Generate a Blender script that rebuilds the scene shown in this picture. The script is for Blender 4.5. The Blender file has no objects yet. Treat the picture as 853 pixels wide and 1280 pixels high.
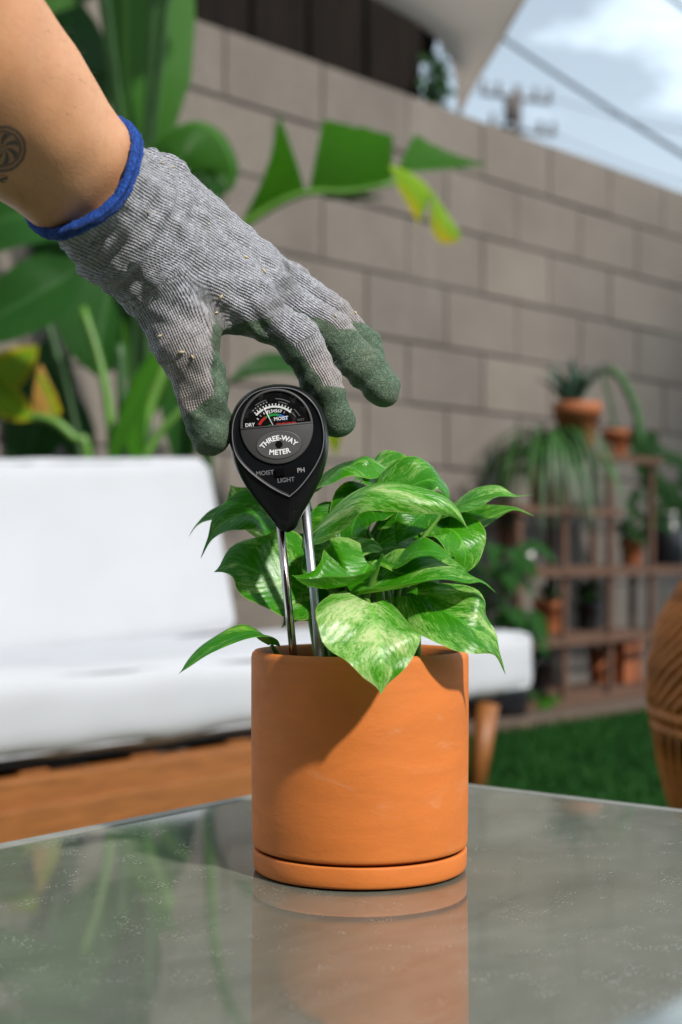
import bpy, bmesh, math, random
import numpy as np
from mathutils import Vector, Matrix, noise

random.seed(7); rng = np.random.default_rng(7)
scene = bpy.context.scene
COL = scene.collection
R = math.radians

# ------------------------------------------------------------------ camera, sky, sun, exposure
CAMZ = 0.55; F = 1814.0; CX = 426.5; HZ = 690.0       # photo is 853 x 1280: focal length and horizon in its pixels
cam = bpy.data.cameras.new('camera'); cam_o = bpy.data.objects.new('camera', cam); COL.objects.link(cam_o)
cam_o.location = (0, 0, CAMZ); cam_o.rotation_euler = (R(90), 0, 0)
cam.sensor_width = 36; cam.lens = F/1280*36; cam.shift_y = (HZ-640)/1280
cam.clip_start = 0.02; cam.clip_end = 3000
cam.dof.use_dof = True; cam.dof.focus_distance = 0.835; cam.dof.aperture_fstop = 6.3
scene.camera = cam_o

SUN_AZ, SUN_EL = 38.0, 40.0                            # to the right of and behind the camera
SUND = Vector((math.sin(R(SUN_AZ))*math.cos(R(SUN_EL)), -math.cos(R(SUN_AZ))*math.cos(R(SUN_EL)), math.sin(R(SUN_EL))))
world = bpy.data.worlds.new('World'); scene.world = world; world.use_nodes = True
wn = world.node_tree; wn.nodes.clear()
def wnode(t, **k):
    n = wn.nodes.new(t)
    for a, b in k.items(): setattr(n, a, b)
    return n
sky = wnode('ShaderNodeTexSky', sky_type='NISHITA', sun_disc=False)
sky.sun_elevation = R(SUN_EL); sky.sun_rotation = math.atan2(SUND.x, SUND.y); sky.air_density = 1.0; sky.dust_density = 1.2; sky.ozone_density = 1.0
tc = wnode('ShaderNodeTexCoord'); mp = wnode('ShaderNodeMapping'); mp.inputs['Scale'].default_value = (1.6, 1.6, 4.2)
mp.inputs['Location'].default_value = (0.35, 0.2, 0.55)
nz = wnode('ShaderNodeTexNoise'); nz.inputs['Scale'].default_value = 2.6; nz.inputs['Detail'].default_value = 7; nz.inputs['Roughness'].default_value = 0.55
cr = wnode('ShaderNodeValToRGB'); cr.color_ramp.elements[0].position = 0.46; cr.color_ramp.elements[1].position = 0.64
cr.color_ramp.elements[0].color = (0.0, 0.0, 0.0, 1); cr.color_ramp.elements[1].color = (1, 1, 1, 1)
mx = wnode('ShaderNodeMixRGB'); mx.inputs['Color2'].default_value = (28.5, 34.0, 38.5, 1)
bg = wnode('ShaderNodeBackground'); bg.inputs['Strength'].default_value = 0.053
wo = wnode('ShaderNodeOutputWorld')
L = wn.links.new
L(tc.outputs['Generated'], mp.inputs['Vector']); L(mp.outputs['Vector'], nz.inputs['Vector']); L(nz.outputs['Fac'], cr.inputs['Fac'])
sepz = wnode('ShaderNodeSeparateXYZ'); L(tc.outputs['Generated'], sepz.inputs[0])
def wmath(op, a, b=None, clamp=False):
    n = wnode('ShaderNodeMath', operation=op, use_clamp=clamp)
    for i, v in enumerate((a, b)):
        if v is None: continue
        if isinstance(v, bpy.types.NodeSocket): L(v, n.inputs[i])
        else: n.inputs[i].default_value = v
    return n.outputs[0]
air = wmath('DIVIDE', 1.0, wmath('ADD', wmath('MAXIMUM', sepz.outputs[2], 0.0), 0.12))           # longer path through the haze near the horizon
dens = wmath('ADD', wmath('MULTIPLY', cr.outputs['Color'], 0.62), 0.19)
L(wmath('SUBTRACT', 1.0, wmath('EXPONENT', wmath('MULTIPLY', wmath('MULTIPLY', dens, air), -1.0)), clamp=True), mx.inputs['Fac']); L(sky.outputs['Color'], mx.inputs['Color1']); L(mx.outputs['Color'], bg.inputs['Color']); L(bg.outputs['Background'], wo.inputs['Surface'])

sl = bpy.data.lights.new('sun', 'SUN'); sl.energy = 5.0; sl.angle = R(3.0); sl.color = (1.0, 0.955, 0.89)
so = bpy.data.objects.new('sun', sl); COL.objects.link(so); so.location = SUND*20
so.rotation_euler = SUND.to_track_quat('Z', 'Y').to_euler()
vs = scene.view_settings; vs.view_transform = 'Standard'; vs.look = 'None'; vs.gamma = 1.0; vs.exposure = -0.12; vs.use_curve_mapping = False
scene.render.engine = 'CYCLES'; scene.cycles.use_denoising = True; scene.cycles.max_bounces = 8
scene.cycles.sample_clamp_indirect = 6.0; scene.cycles.caustics_reflective = False

# ------------------------------------------------------------------ helpers
def P(px, py, Y):
    """photo pixel + distance -> world point"""
    return Vector(((px-CX)/F*Y, Y, CAMZ+(HZ-py)/F*Y))
def on_z(px, py, z):
    Y = (CAMZ-z)*F/(py-HZ); return P(px, py, Y)

class MB:
    def __init__(s): s.v = []; s.f = []; s.uv = []; s.mi = []
    def grid(s, rows, uvs=None, closed=False, mi=0):
        n = len(rows[0]); b = len(s.v)
        for r in rows: s.v.extend([tuple(p) for p in r])
        m = n if closed else n-1
        for i in range(len(rows)-1):
            for j in range(m):
                j2 = (j+1) % n
                q = (b+i*n+j, b+i*n+j2, b+(i+1)*n+j2, b+(i+1)*n+j); s.f.append(q); s.mi.append(mi)
                if uvs is not None:
                    s.uv.append([uvs[i][j], uvs[i][j2], uvs[i+1][j2], uvs[i+1][j]])
                else: s.uv.append([(0, 0)]*4)
        return b
    def cap(s, idx, mi=0): s.f.append(tuple(idx)); s.mi.append(mi); s.uv.append([(0, 0)]*len(idx))
    def tube(s, pts, rad, n=8, caps=True, mi=0, flat=1.0):
        pts = [Vector(p) for p in pts]; N = len(pts)
        if not hasattr(rad, '__len__'): rad = [rad]*N
        rows = []; up = None
        for i, p in enumerate(pts):
            t = (pts[min(i+1, N-1)]-pts[max(i-1, 0)]).normalized()
            if up is None:
                up = Vector((0, 0, 1)) if abs(t.z) < 0.9 else Vector((0, 1, 0))
            a = t.cross(up)
            if a.length < 1e-5: a = t.cross(Vector((1, 0.3, 0)))
            a.normalize(); up = a.cross(t).normalized()
            rows.append([p+(a*math.cos(2*math.pi*k/n)+up*math.sin(2*math.pi*k/n)*flat)*rad[i] for k in range(n)])
        uvs = [[(i/(N-1), k/n) for k in range(n)] for i in range(N)]
        b = s.grid(rows, uvs, closed=True, mi=mi)
        if caps:
            s.cap([b+k for k in range(n)][::-1], mi); s.cap([b+(N-1)*n+k for k in range(n)], mi)
    def lathe(s, prof, c=(0, 0, 0), n=48, mi=0, close_ends=True):
        c = Vector(c)
        rows = [[c+Vector((r*math.cos(2*math.pi*k/n), r*math.sin(2*math.pi*k/n), z)) for k in range(n)] for r, z in prof]
        uvs = [[(k/n, i/len(prof)) for k in range(n)] for i in range(len(prof))]
        b = s.grid(rows, uvs, closed=True, mi=mi)
        if close_ends:
            s.cap([b+k for k in range(n)][::-1], mi); s.cap([b+(len(prof)-1)*n+k for k in range(n)], mi)
    def box(s, lo, hi, M=None, mi=0):
        x0, y0, z0 = lo; x1, y1, z1 = hi; b = len(s.v)
        vs_ = [Vector(p) for p in ((x0,y0,z0),(x1,y0,z0),(x1,y1,z0),(x0,y1,z0),(x0,y0,z1),(x1,y0,z1),(x1,y1,z1),(x0,y1,z1))]
        if M is not None: vs_ = [M @ p for p in vs_]
        s.v.extend([tuple(p) for p in vs_])
        for q in ((0,3,2,1),(4,5,6,7),(0,1,5,4),(1,2,6,5),(2,3,7,6),(3,0,4,7)):
            s.cap([b+k for k in q], mi)
    def mesh(s, name, mats, off=(0, 0, 0), smooth=True):
        me = bpy.data.meshes.new(name); o = Vector(off)
        me.from_pydata([(p[0]-o.x, p[1]-o.y, p[2]-o.z) for p in s.v], [], s.f)
        for m in (mats if isinstance(mats, (list, tuple)) else [mats]): me.materials.append(m)
        me.polygons.foreach_set('material_index', s.mi)
        me.polygons.foreach_set('use_smooth', [smooth]*len(s.f))
        ul = me.uv_layers.new(name='UVMap')
        flat = [c for poly in s.uv for u in poly for c in u]
        ul.data.foreach_set('uv', flat); me.update()
        return me

def bevel_mesh(me, w, seg=2):
    bm = bmesh.new(); bm.from_mesh(me)
    bmesh.ops.bevel(bm, geom=[e for e in bm.edges], offset=w, segments=seg, affect='EDGES', profile=0.6)
    bm.to_mesh(me); bm.free()
    return me
def link(name, me, parent=None):
    o = bpy.data.objects.new(name, me); COL.objects.link(o)
    if parent is not None: o.parent = parent
    return o
def base_of(o):
    v = Vector((0, 0, 0))
    while o is not None: v += o.location; o = o.parent
    return v
def tag(o, label, cat, group=None, kind=None):
    if label: o['label'] = label
    if cat: o['category'] = cat
    if group: o['group'] = group
    if kind: o['kind'] = kind
    return o
def thing(name, label, cat, loc=(0, 0, 0), rz=0, group=None):
    o = link(name, None); o.location = loc; o.rotation_euler = (0, 0, rz)
    return tag(o, label, cat, group)
def part(name, mb, mat, parent, smooth=True, bevel=0, label=None, kind=None):
    """mb holds world coordinates; the part's origin is its parent's"""
    me = mb.mesh(name, mat, base_of(parent), smooth)
    if bevel: bevel_mesh(me, bevel)
    o = link(name, me, parent)
    if label: o['label'] = label
    if kind: o['kind'] = kind
    return o

def bez(pts, n):
    """smooth curve through points (Catmull-Rom)"""
    pts = [Vector(p) for p in pts]
    if len(pts) == 2: return [pts[0].lerp(pts[1], i/(n-1)) for i in range(n)]
    q = [pts[0]*2-pts[1]]+pts+[pts[-1]*2-pts[-2]]; out = []; m = len(pts)-1
    for i in range(n):
        u = i/(n-1)*m; k = min(int(u), m-1); t = u-k
        a, b, c, d = q[k], q[k+1], q[k+2], q[k+3]
        out.append(0.5*((2*b)+(c-a)*t+(2*a-5*b+4*c-d)*t*t+(3*b-a-3*c+d)*t**3))
    return out
def interp(tab, x):
    return float(np.interp(x, [a for a, _ in tab], [b for _, b in tab]))
def sstep(a, b, x):
    t = min(1, max(0, (x-a)/(b-a))); return t*t*(3-2*t)

# ------------------------------------------------------------------ materials
class NT:
    def __init__(s, name):
        s.m = bpy.data.materials.new(name); s.m.use_nodes = True; s.t = s.m.node_tree; s.b = s.t.nodes['Principled BSDF']; s.out = s.t.nodes['Material Output']
    def n(s, typ, ins=None, **k):
        x = s.t.nodes.new(typ)
        for a, b in k.items(): setattr(x, a, b)
        for a, b in (ins or {}).items():
            if isinstance(b, bpy.types.NodeSocket): s.t.links.new(b, x.inputs[a])
            else: x.inputs[a].default_value = b
        return x
    def l(s, a, b): s.t.links.new(a, b)
    def set(s, **k):
        for a, b in k.items():
            a = a.replace('_', ' ')
            if isinstance(b, bpy.types.NodeSocket): s.l(b, s.b.inputs[a])
            else: s.b.inputs[a].default_value = b
    def math(s, op, a, b=None, clamp=False):
        x = s.t.nodes.new('ShaderNodeMath'); x.operation = op; x.use_clamp = clamp
        for i, v in enumerate((a, b)):
            if v is None: continue
            if isinstance(v, bpy.types.NodeSocket): s.l(v, x.inputs[i])
            else: x.inputs[i].default_value = v
        return x.outputs[0]
    def ramp(s, fac, stops):
        x = s.t.nodes.new('ShaderNodeValToRGB'); s.l(fac, x.inputs[0]); e = x.color_ramp.elements
        e[0].position, e[0].color = stops[0][0], tuple(stops[0][1])+(1,)
        e[1].position, e[1].color = stops[-1][0], tuple(stops[-1][1])+(1,)
        for p, c in stops[1:-1]:
            q = e.new(p); q.color = tuple(c)+(1,)
        return x.outputs[0]
    def mix(s, fac, a, b, mode='MIX'):
        x = s.t.nodes.new('ShaderNodeMixRGB'); x.blend_type = mode
        for i, v in enumerate((fac, a, b)):
            if isinstance(v, bpy.types.NodeSocket): s.l(v, x.inputs[i])
            elif i == 0: x.inputs[0].default_value = v
            else: x.inputs[i].default_value = tuple(v)+(1,)
        return x.outputs[0]
    def noise(s, scale, detail=4, rough=0.55, vec=None, dist=0):
        x = s.n('ShaderNodeTexNoise', {'Scale': scale, 'Detail': detail, 'Roughness': rough, 'Distortion': dist})
        if vec is not None: s.l(vec, x.inputs['Vector'])
        return x.outputs['Fac']
    def obj(s): return s.n('ShaderNodeTexCoord').outputs['Object']
    def uv(s): return s.n('ShaderNodeTexCoord').outputs['UV']
    def mapv(s, vec, scale=(1, 1, 1), loc=(0, 0, 0), rot=(0, 0, 0)):
        return s.n('ShaderNodeMapping', {'Vector': vec, 'Scale': scale, 'Location': loc, 'Rotation': rot}).outputs[0]
    def bump(s, h, strength=0.3, dist=0.001, normal=None):
        x = s.n('ShaderNodeBump', {'Strength': strength, 'Distance': dist, 'Height': h})
        if normal is not None: s.l(normal, x.inputs['Normal'])
        s.l(x.outputs[0], s.b.inputs['Normal']); return x.outputs[0]

def simple(name, col, rough=0.6, var=0.12, scale=30, bump=0.0, bscale=200, bdist=0.001, metal=0, spec=0.5):
    t = NT(name); n1 = t.noise(scale, 5, 0.6, t.obj())
    a = tuple(c*(1-var) for c in col); b = tuple(min(1, c*(1+var)) for c in col)
    t.set(Base_Color=t.ramp(n1, [(0.3, a), (0.7, b)]), Roughness=rough, Metallic=metal)
    t.b.inputs['Specular IOR Level'].default_value = spec
    if bump: t.bump(t.noise(bscale, 4, 0.6, t.obj()), bump, bdist)
    return t.m

def wood(name, c1, c2, rough=0.5, scale=12, stretch=(1, 12, 12)):
    t = NT(name); v = t.mapv(t.obj(), stretch)
    n1 = t.noise(scale, 6, 0.6, v, 0.6)
    t.set(Base_Color=t.ramp(n1, [(0.3, c1), (0.52, tuple((x+y)/2 for x, y in zip(c1, c2))), (0.72, c2)]), Roughness=rough)
    t.bump(n1, 0.25, 0.002); return t.m

def leafmat(name, dark, light, cream=None, vein=0.35, vein_scale=26, transl=0.35, rough=0.33, amount=0.5, edge=None, wearcol=None):
    """u runs base to tip, v across from -1..1 remapped 0..1"""
    t = NT(name); uv = t.uv()
    sep = t.n('ShaderNodeSeparateXYZ', {'Vector': uv}); u = sep.outputs[0]; v = sep.outputs[1]
    a = t.math('ABSOLUTE', t.math('SUBTRACT', v, 0.5))                 # 0 at the midrib
    w = t.math('SUBTRACT', u, t.math('MULTIPLY', a, 0.75))             # coordinate that is constant along a lateral vein
    oi = t.n('ShaderNodeObjectInfo').outputs['Random']
    seedv = t.math('MULTIPLY', oi, 37.0)
    cv = t.n('ShaderNodeCombineXYZ', {'X': w, 'Y': v, 'Z': seedv}).outputs[0]
    n_big = t.noise(2.2, 3, 0.5, t.mapv(cv, (2.0, 1.0, 1)))
    n_streak = t.noise(7.5, 6, 0.70, t.mapv(cv, (2.8, 1.4, 1)), 1.2)
    n_fine = t.noise(24.0, 5, 0.75, t.mapv(cv, (2.8, 2.0, 1)), 1.0)
    col = t.mix(n_streak, dark, light)
    if cream is not None:
        s_ = t.math('ADD', t.math('MULTIPLY', n_streak, 0.46), t.math('ADD', t.math('MULTIPLY', n_fine, 0.30), t.math('MULTIPLY', n_big, 0.50)))
        s_ = t.math('ADD', s_, t.math('MULTIPLY', t.math('SUBTRACT', oi, 0.5), 0.10))
        m1 = t.n('ShaderNodeMapRange', {'Value': s_, 'From Min': 0.735-0.13*amount, 'From Max': 0.80-0.13*amount}).outputs[0]
        mid = tuple(0.66*x+0.34*y for x, y in zip(light, cream))
        m0 = t.n('ShaderNodeMapRange', {'Value': s_, 'From Min': 0.645-0.13*amount, 'From Max': 0.73-0.13*amount}).outputs[0]
        col = t.mix(m0, col, mid); col = t.mix(m1, col, cream)
    if wearcol is not None:
        wn_ = t.math('ADD', t.math('MULTIPLY', a, 1.3), t.math('ADD', t.math('MULTIPLY', u, 0.45), t.math('MULTIPLY', n_big, 0.6)))
        col = t.mix(t.n('ShaderNodeMapRange', {'Value': wn_, 'From Min': 0.95, 'From Max': 1.2}).outputs[0], col, wearcol)
    rib = t.n('ShaderNodeMapRange', {'Value': a, 'From Min': 0.008, 'From Max': 0.030, 'To Min': 1.0, 'To Max': 0.0}).outputs[0]
    col = t.mix(t.math('MULTIPLY', rib, vein), col, tuple(min(1, x*1.5+0.05) for x in light))
    rimm = t.n('ShaderNodeMapRange', {'Value': a, 'From Min': 0.478, 'From Max': 0.497}).outputs[0]
    if cream is not None: col = t.mix(t.math('MULTIPLY', rimm, 0.65), col, (0.34, 0.52, 0.10))  # pale margin painted in for light coming through the leaf edge
    t.set(Base_Color=col, Roughness=rough); t.b.inputs['Specular IOR Level'].default_value = 0.42 if cream is not None else 0.28
    wv = t.n('ShaderNodeTexWave', {'Vector': t.n('ShaderNodeCombineXYZ', {'X': w}).outputs[0], 'Scale': vein_scale/6.28*1.0, 'Distortion': 0.6, 'Detail': 2}, wave_type='BANDS', bands_direction='X').outputs['Fac']
    if cream is None: t.set(Base_Color=t.mix(1.0, col, t.ramp(wv, [(0.2, (0.68, 0.72, 0.66)), (0.8, (1.2, 1.14, 1.15))]), 'MULTIPLY'))
    h = t.math('ADD', t.math('MULTIPLY', wv, 0.5), t.math('MULTIPLY', n_fine, 0.5))
    nrm = t.bump(h, 0.20, 0.0012) if cream is not None else t.bump(h, 0.6, 0.004)
    tr = t.n('ShaderNodeBsdfTranslucent', {'Color': t.mix(1.0, col, (1.0, 1.0, 0.45), 'MULTIPLY')})
    ms = t.n('ShaderNodeMixShader', {0: transl, 1: t.b.outputs[0], 2: tr.outputs[0]})
    t.l(ms.outputs[0], t.out.inputs['Surface']); return t.m

M = {}
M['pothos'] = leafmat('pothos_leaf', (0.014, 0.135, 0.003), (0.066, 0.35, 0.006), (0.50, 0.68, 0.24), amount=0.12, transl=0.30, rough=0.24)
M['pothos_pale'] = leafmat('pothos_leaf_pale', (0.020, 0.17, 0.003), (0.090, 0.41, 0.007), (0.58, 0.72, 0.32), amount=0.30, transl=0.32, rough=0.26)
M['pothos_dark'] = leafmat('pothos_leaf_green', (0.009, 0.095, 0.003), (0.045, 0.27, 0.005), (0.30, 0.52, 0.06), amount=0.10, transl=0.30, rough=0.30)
M['stalk'] = simple('stalk', (0.12, 0.27, 0.035), 0.45, 0.25, 60)
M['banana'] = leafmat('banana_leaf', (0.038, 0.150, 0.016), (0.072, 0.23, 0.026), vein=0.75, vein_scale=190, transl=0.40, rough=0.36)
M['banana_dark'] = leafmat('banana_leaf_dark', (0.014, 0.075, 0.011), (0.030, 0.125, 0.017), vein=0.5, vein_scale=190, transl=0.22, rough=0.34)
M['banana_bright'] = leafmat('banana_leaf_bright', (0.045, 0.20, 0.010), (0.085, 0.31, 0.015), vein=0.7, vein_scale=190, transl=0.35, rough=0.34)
M['banana_yellow'] = leafmat('banana_leaf_yellowing', (0.13, 0.34, 0.010), (0.34, 0.52, 0.015), vein=0.5, vein_scale=190, transl=0.35, rough=0.4, wearcol=(0.60, 0.50, 0.02))
M['leaf_brown'] = simple('dry_leaf_edge', (0.35, 0.19, 0.03), 0.7, 0.4, 40)
M['bstem'] = simple('banana_stem', (0.085, 0.20, 0.025), 0.45, 0.3, 8)
M['bstem_dark'] = simple('banana_stem_dark', (0.03, 0.085, 0.02), 0.5, 0.3, 8)
M['soil'] = simple('soil', (0.035, 0.022, 0.014), 0.95, 0.5, 300, 1.0, 350, 0.004)

def terracotta(name, col, dust=0.5):
    t = NT(name); o = t.obj()
    n1 = t.noise(14, 6, 0.6, t.mapv(o, (1, 1, 3.5)), 0.5); n2 = t.noise(90, 5, 0.7, t.mapv(o, (1, 1, 2.0))); n3 = t.noise(420, 3, 0.6, o)
    n4 = t.noise(22, 5, 0.65, t.mapv(o, (1, 1, 2.0), (3, 1, 7)), 1.2)
    c = t.ramp(n1, [(0.28, tuple(x*0.86 for x in col)), (0.72, tuple(min(1, x*1.10) for x in col))])
    c = t.mix(t.math('MULTIPLY', t.n('ShaderNodeMapRange', {'Value': n4, 'From Min': 0.60, 'From Max': 0.74}).outputs[0], 0.42*dust), c, (0.66, 0.34, 0.19))
    c = t.mix(t.math('MULTIPLY', t.n('ShaderNodeMapRange', {'Value': n2, 'From Min': 0.60, 'From Max': 0.75}).outputs[0], 0.34*dust), c, tuple(x*0.66 for x in col))
    t.set(Base_Color=c, Roughness=t.ramp(n2, [(0.3, (0.55,)*3), (0.7, (0.72,)*3)]))
    t.b.inputs['Specular IOR Level'].default_value = 0.35
    t.bump(t.math('ADD', t.math('MULTIPLY', n3, 0.4), t.math('ADD', n2, t.math('MULTIPLY', n1, 2.0))), 0.16, 0.0012); return t.m
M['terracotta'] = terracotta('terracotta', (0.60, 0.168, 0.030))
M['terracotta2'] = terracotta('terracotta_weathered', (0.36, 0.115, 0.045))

def blockmat():
    t = NT('concrete_block'); o = t.obj(); oi = t.n('ShaderNodeObjectInfo').outputs['Random']
    geo = t.n('ShaderNodeNewGeometry').outputs['Position']
    n1 = t.noise(2.0, 5, 0.6, geo); n2 = t.noise(120, 4, 0.7, o); n3 = t.noise(14, 5, 0.6, geo)
    c = t.ramp(n1, [(0.3, (0.150, 0.128, 0.109)), (0.7, (0.212, 0.184, 0.158))])
    c = t.mix(t.math('MULTIPLY', n3, 0.35), c, (0.142, 0.116, 0.096))
    c = t.mix(1.0, c, t.ramp(oi, [(0.0, (0.87, 0.87, 0.875)), (1.0, (1.09, 1.08, 1.06))]), 'MULTIPLY')
    st = t.noise(3.2, 4, 0.6, t.mapv(geo, (4.5, 4.5, 0.5)))
    c = t.mix(t.math('MULTIPLY', t.n('ShaderNodeMapRange', {'Value': st, 'From Min': 0.58, 'From Max': 0.72}).outputs[0], 0.35), c, (0.22, 0.20, 0.18))
    pit = t.n('ShaderNodeTexVoronoi', {'Vector': o, 'Scale': 55.0}).outputs['Distance']; pm = t.n('ShaderNodeMapRange', {'Value': pit, 'From Min': 0.10, 'From Max': 0.28}).outputs[0]
    c = t.mix(1.0, c, t.ramp(pm, [(0.0, (0.62, 0.60, 0.58)), (1.0, (1, 1, 1))]), 'MULTIPLY')
    t.set(Base_Color=c, Roughness=0.92); t.bump(t.math('ADD', n2, pm), 0.7, 0.004); return t.m
M['block'] = blockmat()
M['mortar'] = simple('mortar', (0.110, 0.096, 0.084), 0.95, 0.2, 20, 0.4, 150)

def fabric(name, col, scale=900):
    t = NT(name); o = t.obj()
    wv = t.math('ADD', t.n('ShaderNodeTexWave', {'Vector': o, 'Scale': scale/6, 'Distortion': 1.0}, bands_direction='X').outputs['Fac'], t.n('ShaderNodeTexWave', {'Vector': o, 'Scale': scale/6, 'Distortion': 1.0}, bands_direction='Z').outputs['Fac'])
    n = t.noise(5, 4, 0.55, o)
    t.set(Base_Color=t.ramp(n, [(0.3, tuple(x*0.95 for x in col)), (0.7, col)]), Roughness=0.9)
    t.b.inputs['Sheen Weight'].default_value = 0.2
    t.bump(wv, 0.15, 0.0006); return t.m
M['cushion'] = fabric('white_canvas', (0.475, 0.485, 0.512))
M['teak'] = wood('teak', (0.19, 0.066, 0.014), (0.32, 0.118, 0.028), 0.5, 6, (2, 10, 14))
M['shelfwood'] = wood('weathered_redwood', (0.062, 0.030, 0.017), (0.135, 0.068, 0.040), 0.85, 8, (6, 6, 6))
M['plank'] = wood('old_plank', (0.07, 0.045, 0.03), (0.14, 0.095, 0.068), 0.85, 8, (3, 10, 10))
M['darkwood'] = wood('dark_cladding', (0.010, 0.0075, 0.006), (0.020, 0.015, 0.012), 0.8, 3, (6, 6, 1)); M['darkwood'].node_tree.nodes['Principled BSDF'].inputs['Specular IOR Level'].default_value = 0.08
M['rattan'] = simple('rattan', (0.40, 0.130, 0.026), 0.50, 0.45, 25, 0.3, 300, spec=0.25)
M['rattan_shell'] = simple('rattan_weave', (0.045, 0.016, 0.006), 0.7, 0.4, 45, 0.5, 160, 0.004, spec=0.15)
M['metal_dark'] = simple('dark_metal', (0.05, 0.05, 0.05), 0.5, 0.2, 20)
M['ground'] = simple('packed_dirt', (0.085, 0.066, 0.052), 0.95, 0.25, 3, 0.5, 60, 0.01)
M['black_ceramic'] = simple('black_ceramic', (0.012, 0.013, 0.017), 0.3, 0.2, 20)
M['white_ceramic'] = simple('white_ceramic', (0.75, 0.73, 0.70), 0.35, 0.05, 20)
M['pink_ceramic'] = simple('pink_glazed', (0.40, 0.17, 0.13), 0.16, 0.25, 18)
M['agave'] = simple('agave_leaf', (0.055, 0.125, 0.085), 0.55, 0.3, 12)
M['spider'] = simple('spider_leaf', (0.026, 0.090, 0.014), 0.42, 0.45, 9)
M['cactus'] = simple('cactus_stem', (0.035, 0.115, 0.02), 0.55, 0.3, 30)
M['foliage'] = leafmat('shrub_leaf', (0.015, 0.06, 0.012), (0.03, 0.11, 0.02), vein=0.2, transl=0.25, rough=0.4)
M['stucco'] = simple('stucco', (0.13, 0.10, 0.075), 0.9, 0.15, 3, 0.4, 80)
M['bark'] = simple('bark', (0.09, 0.065, 0.045), 0.9, 0.35, 15, 0.8, 30, 0.02)
M['pole'] = simple('weathered_pole', (0.10, 0.085, 0.075), 0.9, 0.2, 4)
M['cable'] = simple('cable', (0.055, 0.06, 0.07), 0.7, 0.1, 4)

def sailmat():
    t = NT('shade_sail_cloth'); o = t.obj(); n = t.noise(400, 2, 0.5, o); c = t.ramp(n, [(0.3, (0.40, 0.335, 0.28)), (0.7, (0.46, 0.39, 0.33))])
    t.set(Base_Color=c, Roughness=0.85); t.bump(n, 0.2, 0.001)
    tr = t.n('ShaderNodeBsdfTranslucent', {'Color': (0.5, 0.45, 0.4, 1)})
    ms = t.n('ShaderNodeMixShader', {0: 0.30, 1: t.b.outputs[0], 2: tr.outputs[0]}); t.l(ms.outputs[0], t.out.inputs['Surface']); return t.m
M['sail'] = sailmat()

def glassmat():
    t = NT('dusty_table_glass'); o = t.obj()
    sp = t.n('ShaderNodeTexVoronoi', {'Vector': o, 'Scale': 420.0}, feature='F1').outputs['Distance']
    big = t.noise(7, 5, 0.6, o, 0.8); fine = t.noise(700, 2, 0.6, o)
    msk = t.noise(45, 3, 0.6, o)
    speck = t.math('MULTIPLY', t.n('ShaderNodeMapRange', {'Value': sp, 'From Min': 0.20, 'From Max': 0.32, 'To Min': 1, 'To Max': 0}).outputs[0],
                   t.n('ShaderNodeMapRange', {'Value': msk, 'From Min': 0.50, 'From Max': 0.66}).outputs[0])
    scv = t.mapv(o, (3, 160, 1), (0, 0, 0), (0, 0, 0.7)); sc = t.noise(4, 2, 0.4, scv)
    scr = t.math('MULTIPLY', t.n('ShaderNodeMapRange', {'Value': sc, 'From Min': 0.73, 'From Max': 0.76}).outputs[0], 0.10)
    c = t.ramp(big, [(0.3, (0.105, 0.116, 0.091)), (0.7, (0.185, 0.197, 0.160))])
    c = t.mix(t.math('MULTIPLY', speck, 0.45), c, (0.50, 0.48, 0.42)); c = t.mix(scr, c, (0.45, 0.44, 0.40))
    wipe = t.noise(9, 5, 0.65, t.mapv(o, (1.0, 3.2, 1), (2, 5, 0), (0, 0, -0.5)), 1.6)                 # dried wipe marks in the dust
    c = t.mix(t.math('MULTIPLY', t.n('ShaderNodeMapRange', {'Value': wipe, 'From Min': 0.48, 'From Max': 0.74}).outputs[0], 0.22), c, (0.30, 0.295, 0.255))
    rg = t.math('ADD', t.math('MULTIPLY', big, 0.075), t.math('MULTIPLY', speck, 0.3))
    t.set(Base_Color=c, Roughness=rg, IOR=2.1); t.b.inputs['Specular IOR Level'].default_value = 1.0
    t.bump(t.math('ADD', fine, t.math('MULTIPLY', t.noise(60, 3, 0.5, o), 0.5)), 0.02, 0.0002); return t.m
M['glass'] = glassmat()
M['edge_strip'] = simple('frosted_edge', (0.25, 0.25, 0.225), 0.35, 0.15, 60)
M['tableframe'] = simple('table_frame', (0.30, 0.29, 0.26), 0.5, 0.1, 20)

def grassmat():
    t = NT('turf'); geo = t.n('ShaderNodeNewGeometry').outputs['Position']
    n1 = t.noise(3.5, 4, 0.6, geo); n2 = t.noise(60, 3, 0.6, geo)
    c = t.ramp(n1, [(0.3, (0.003, 0.030, 0.003)), (0.7, (0.010, 0.056, 0.007))]); c = t.mix(t.math('MULTIPLY', n2, 0.4), c, (0.014, 0.080, 0.010)); dry = t.noise(140, 2, 0.6, geo); c = t.mix(t.math('MULTIPLY', t.n('ShaderNodeMapRange', {'Value': dry, 'From Min': 0.60, 'From Max': 0.72}).outputs[0], 0.6), c, (0.085, 0.095, 0.025))
    t.set(Base_Color=c, Roughness=0.7); t.b.inputs['Specular IOR Level'].default_value = 0.12; return t.m
M['grass'] = grassmat()

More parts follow.
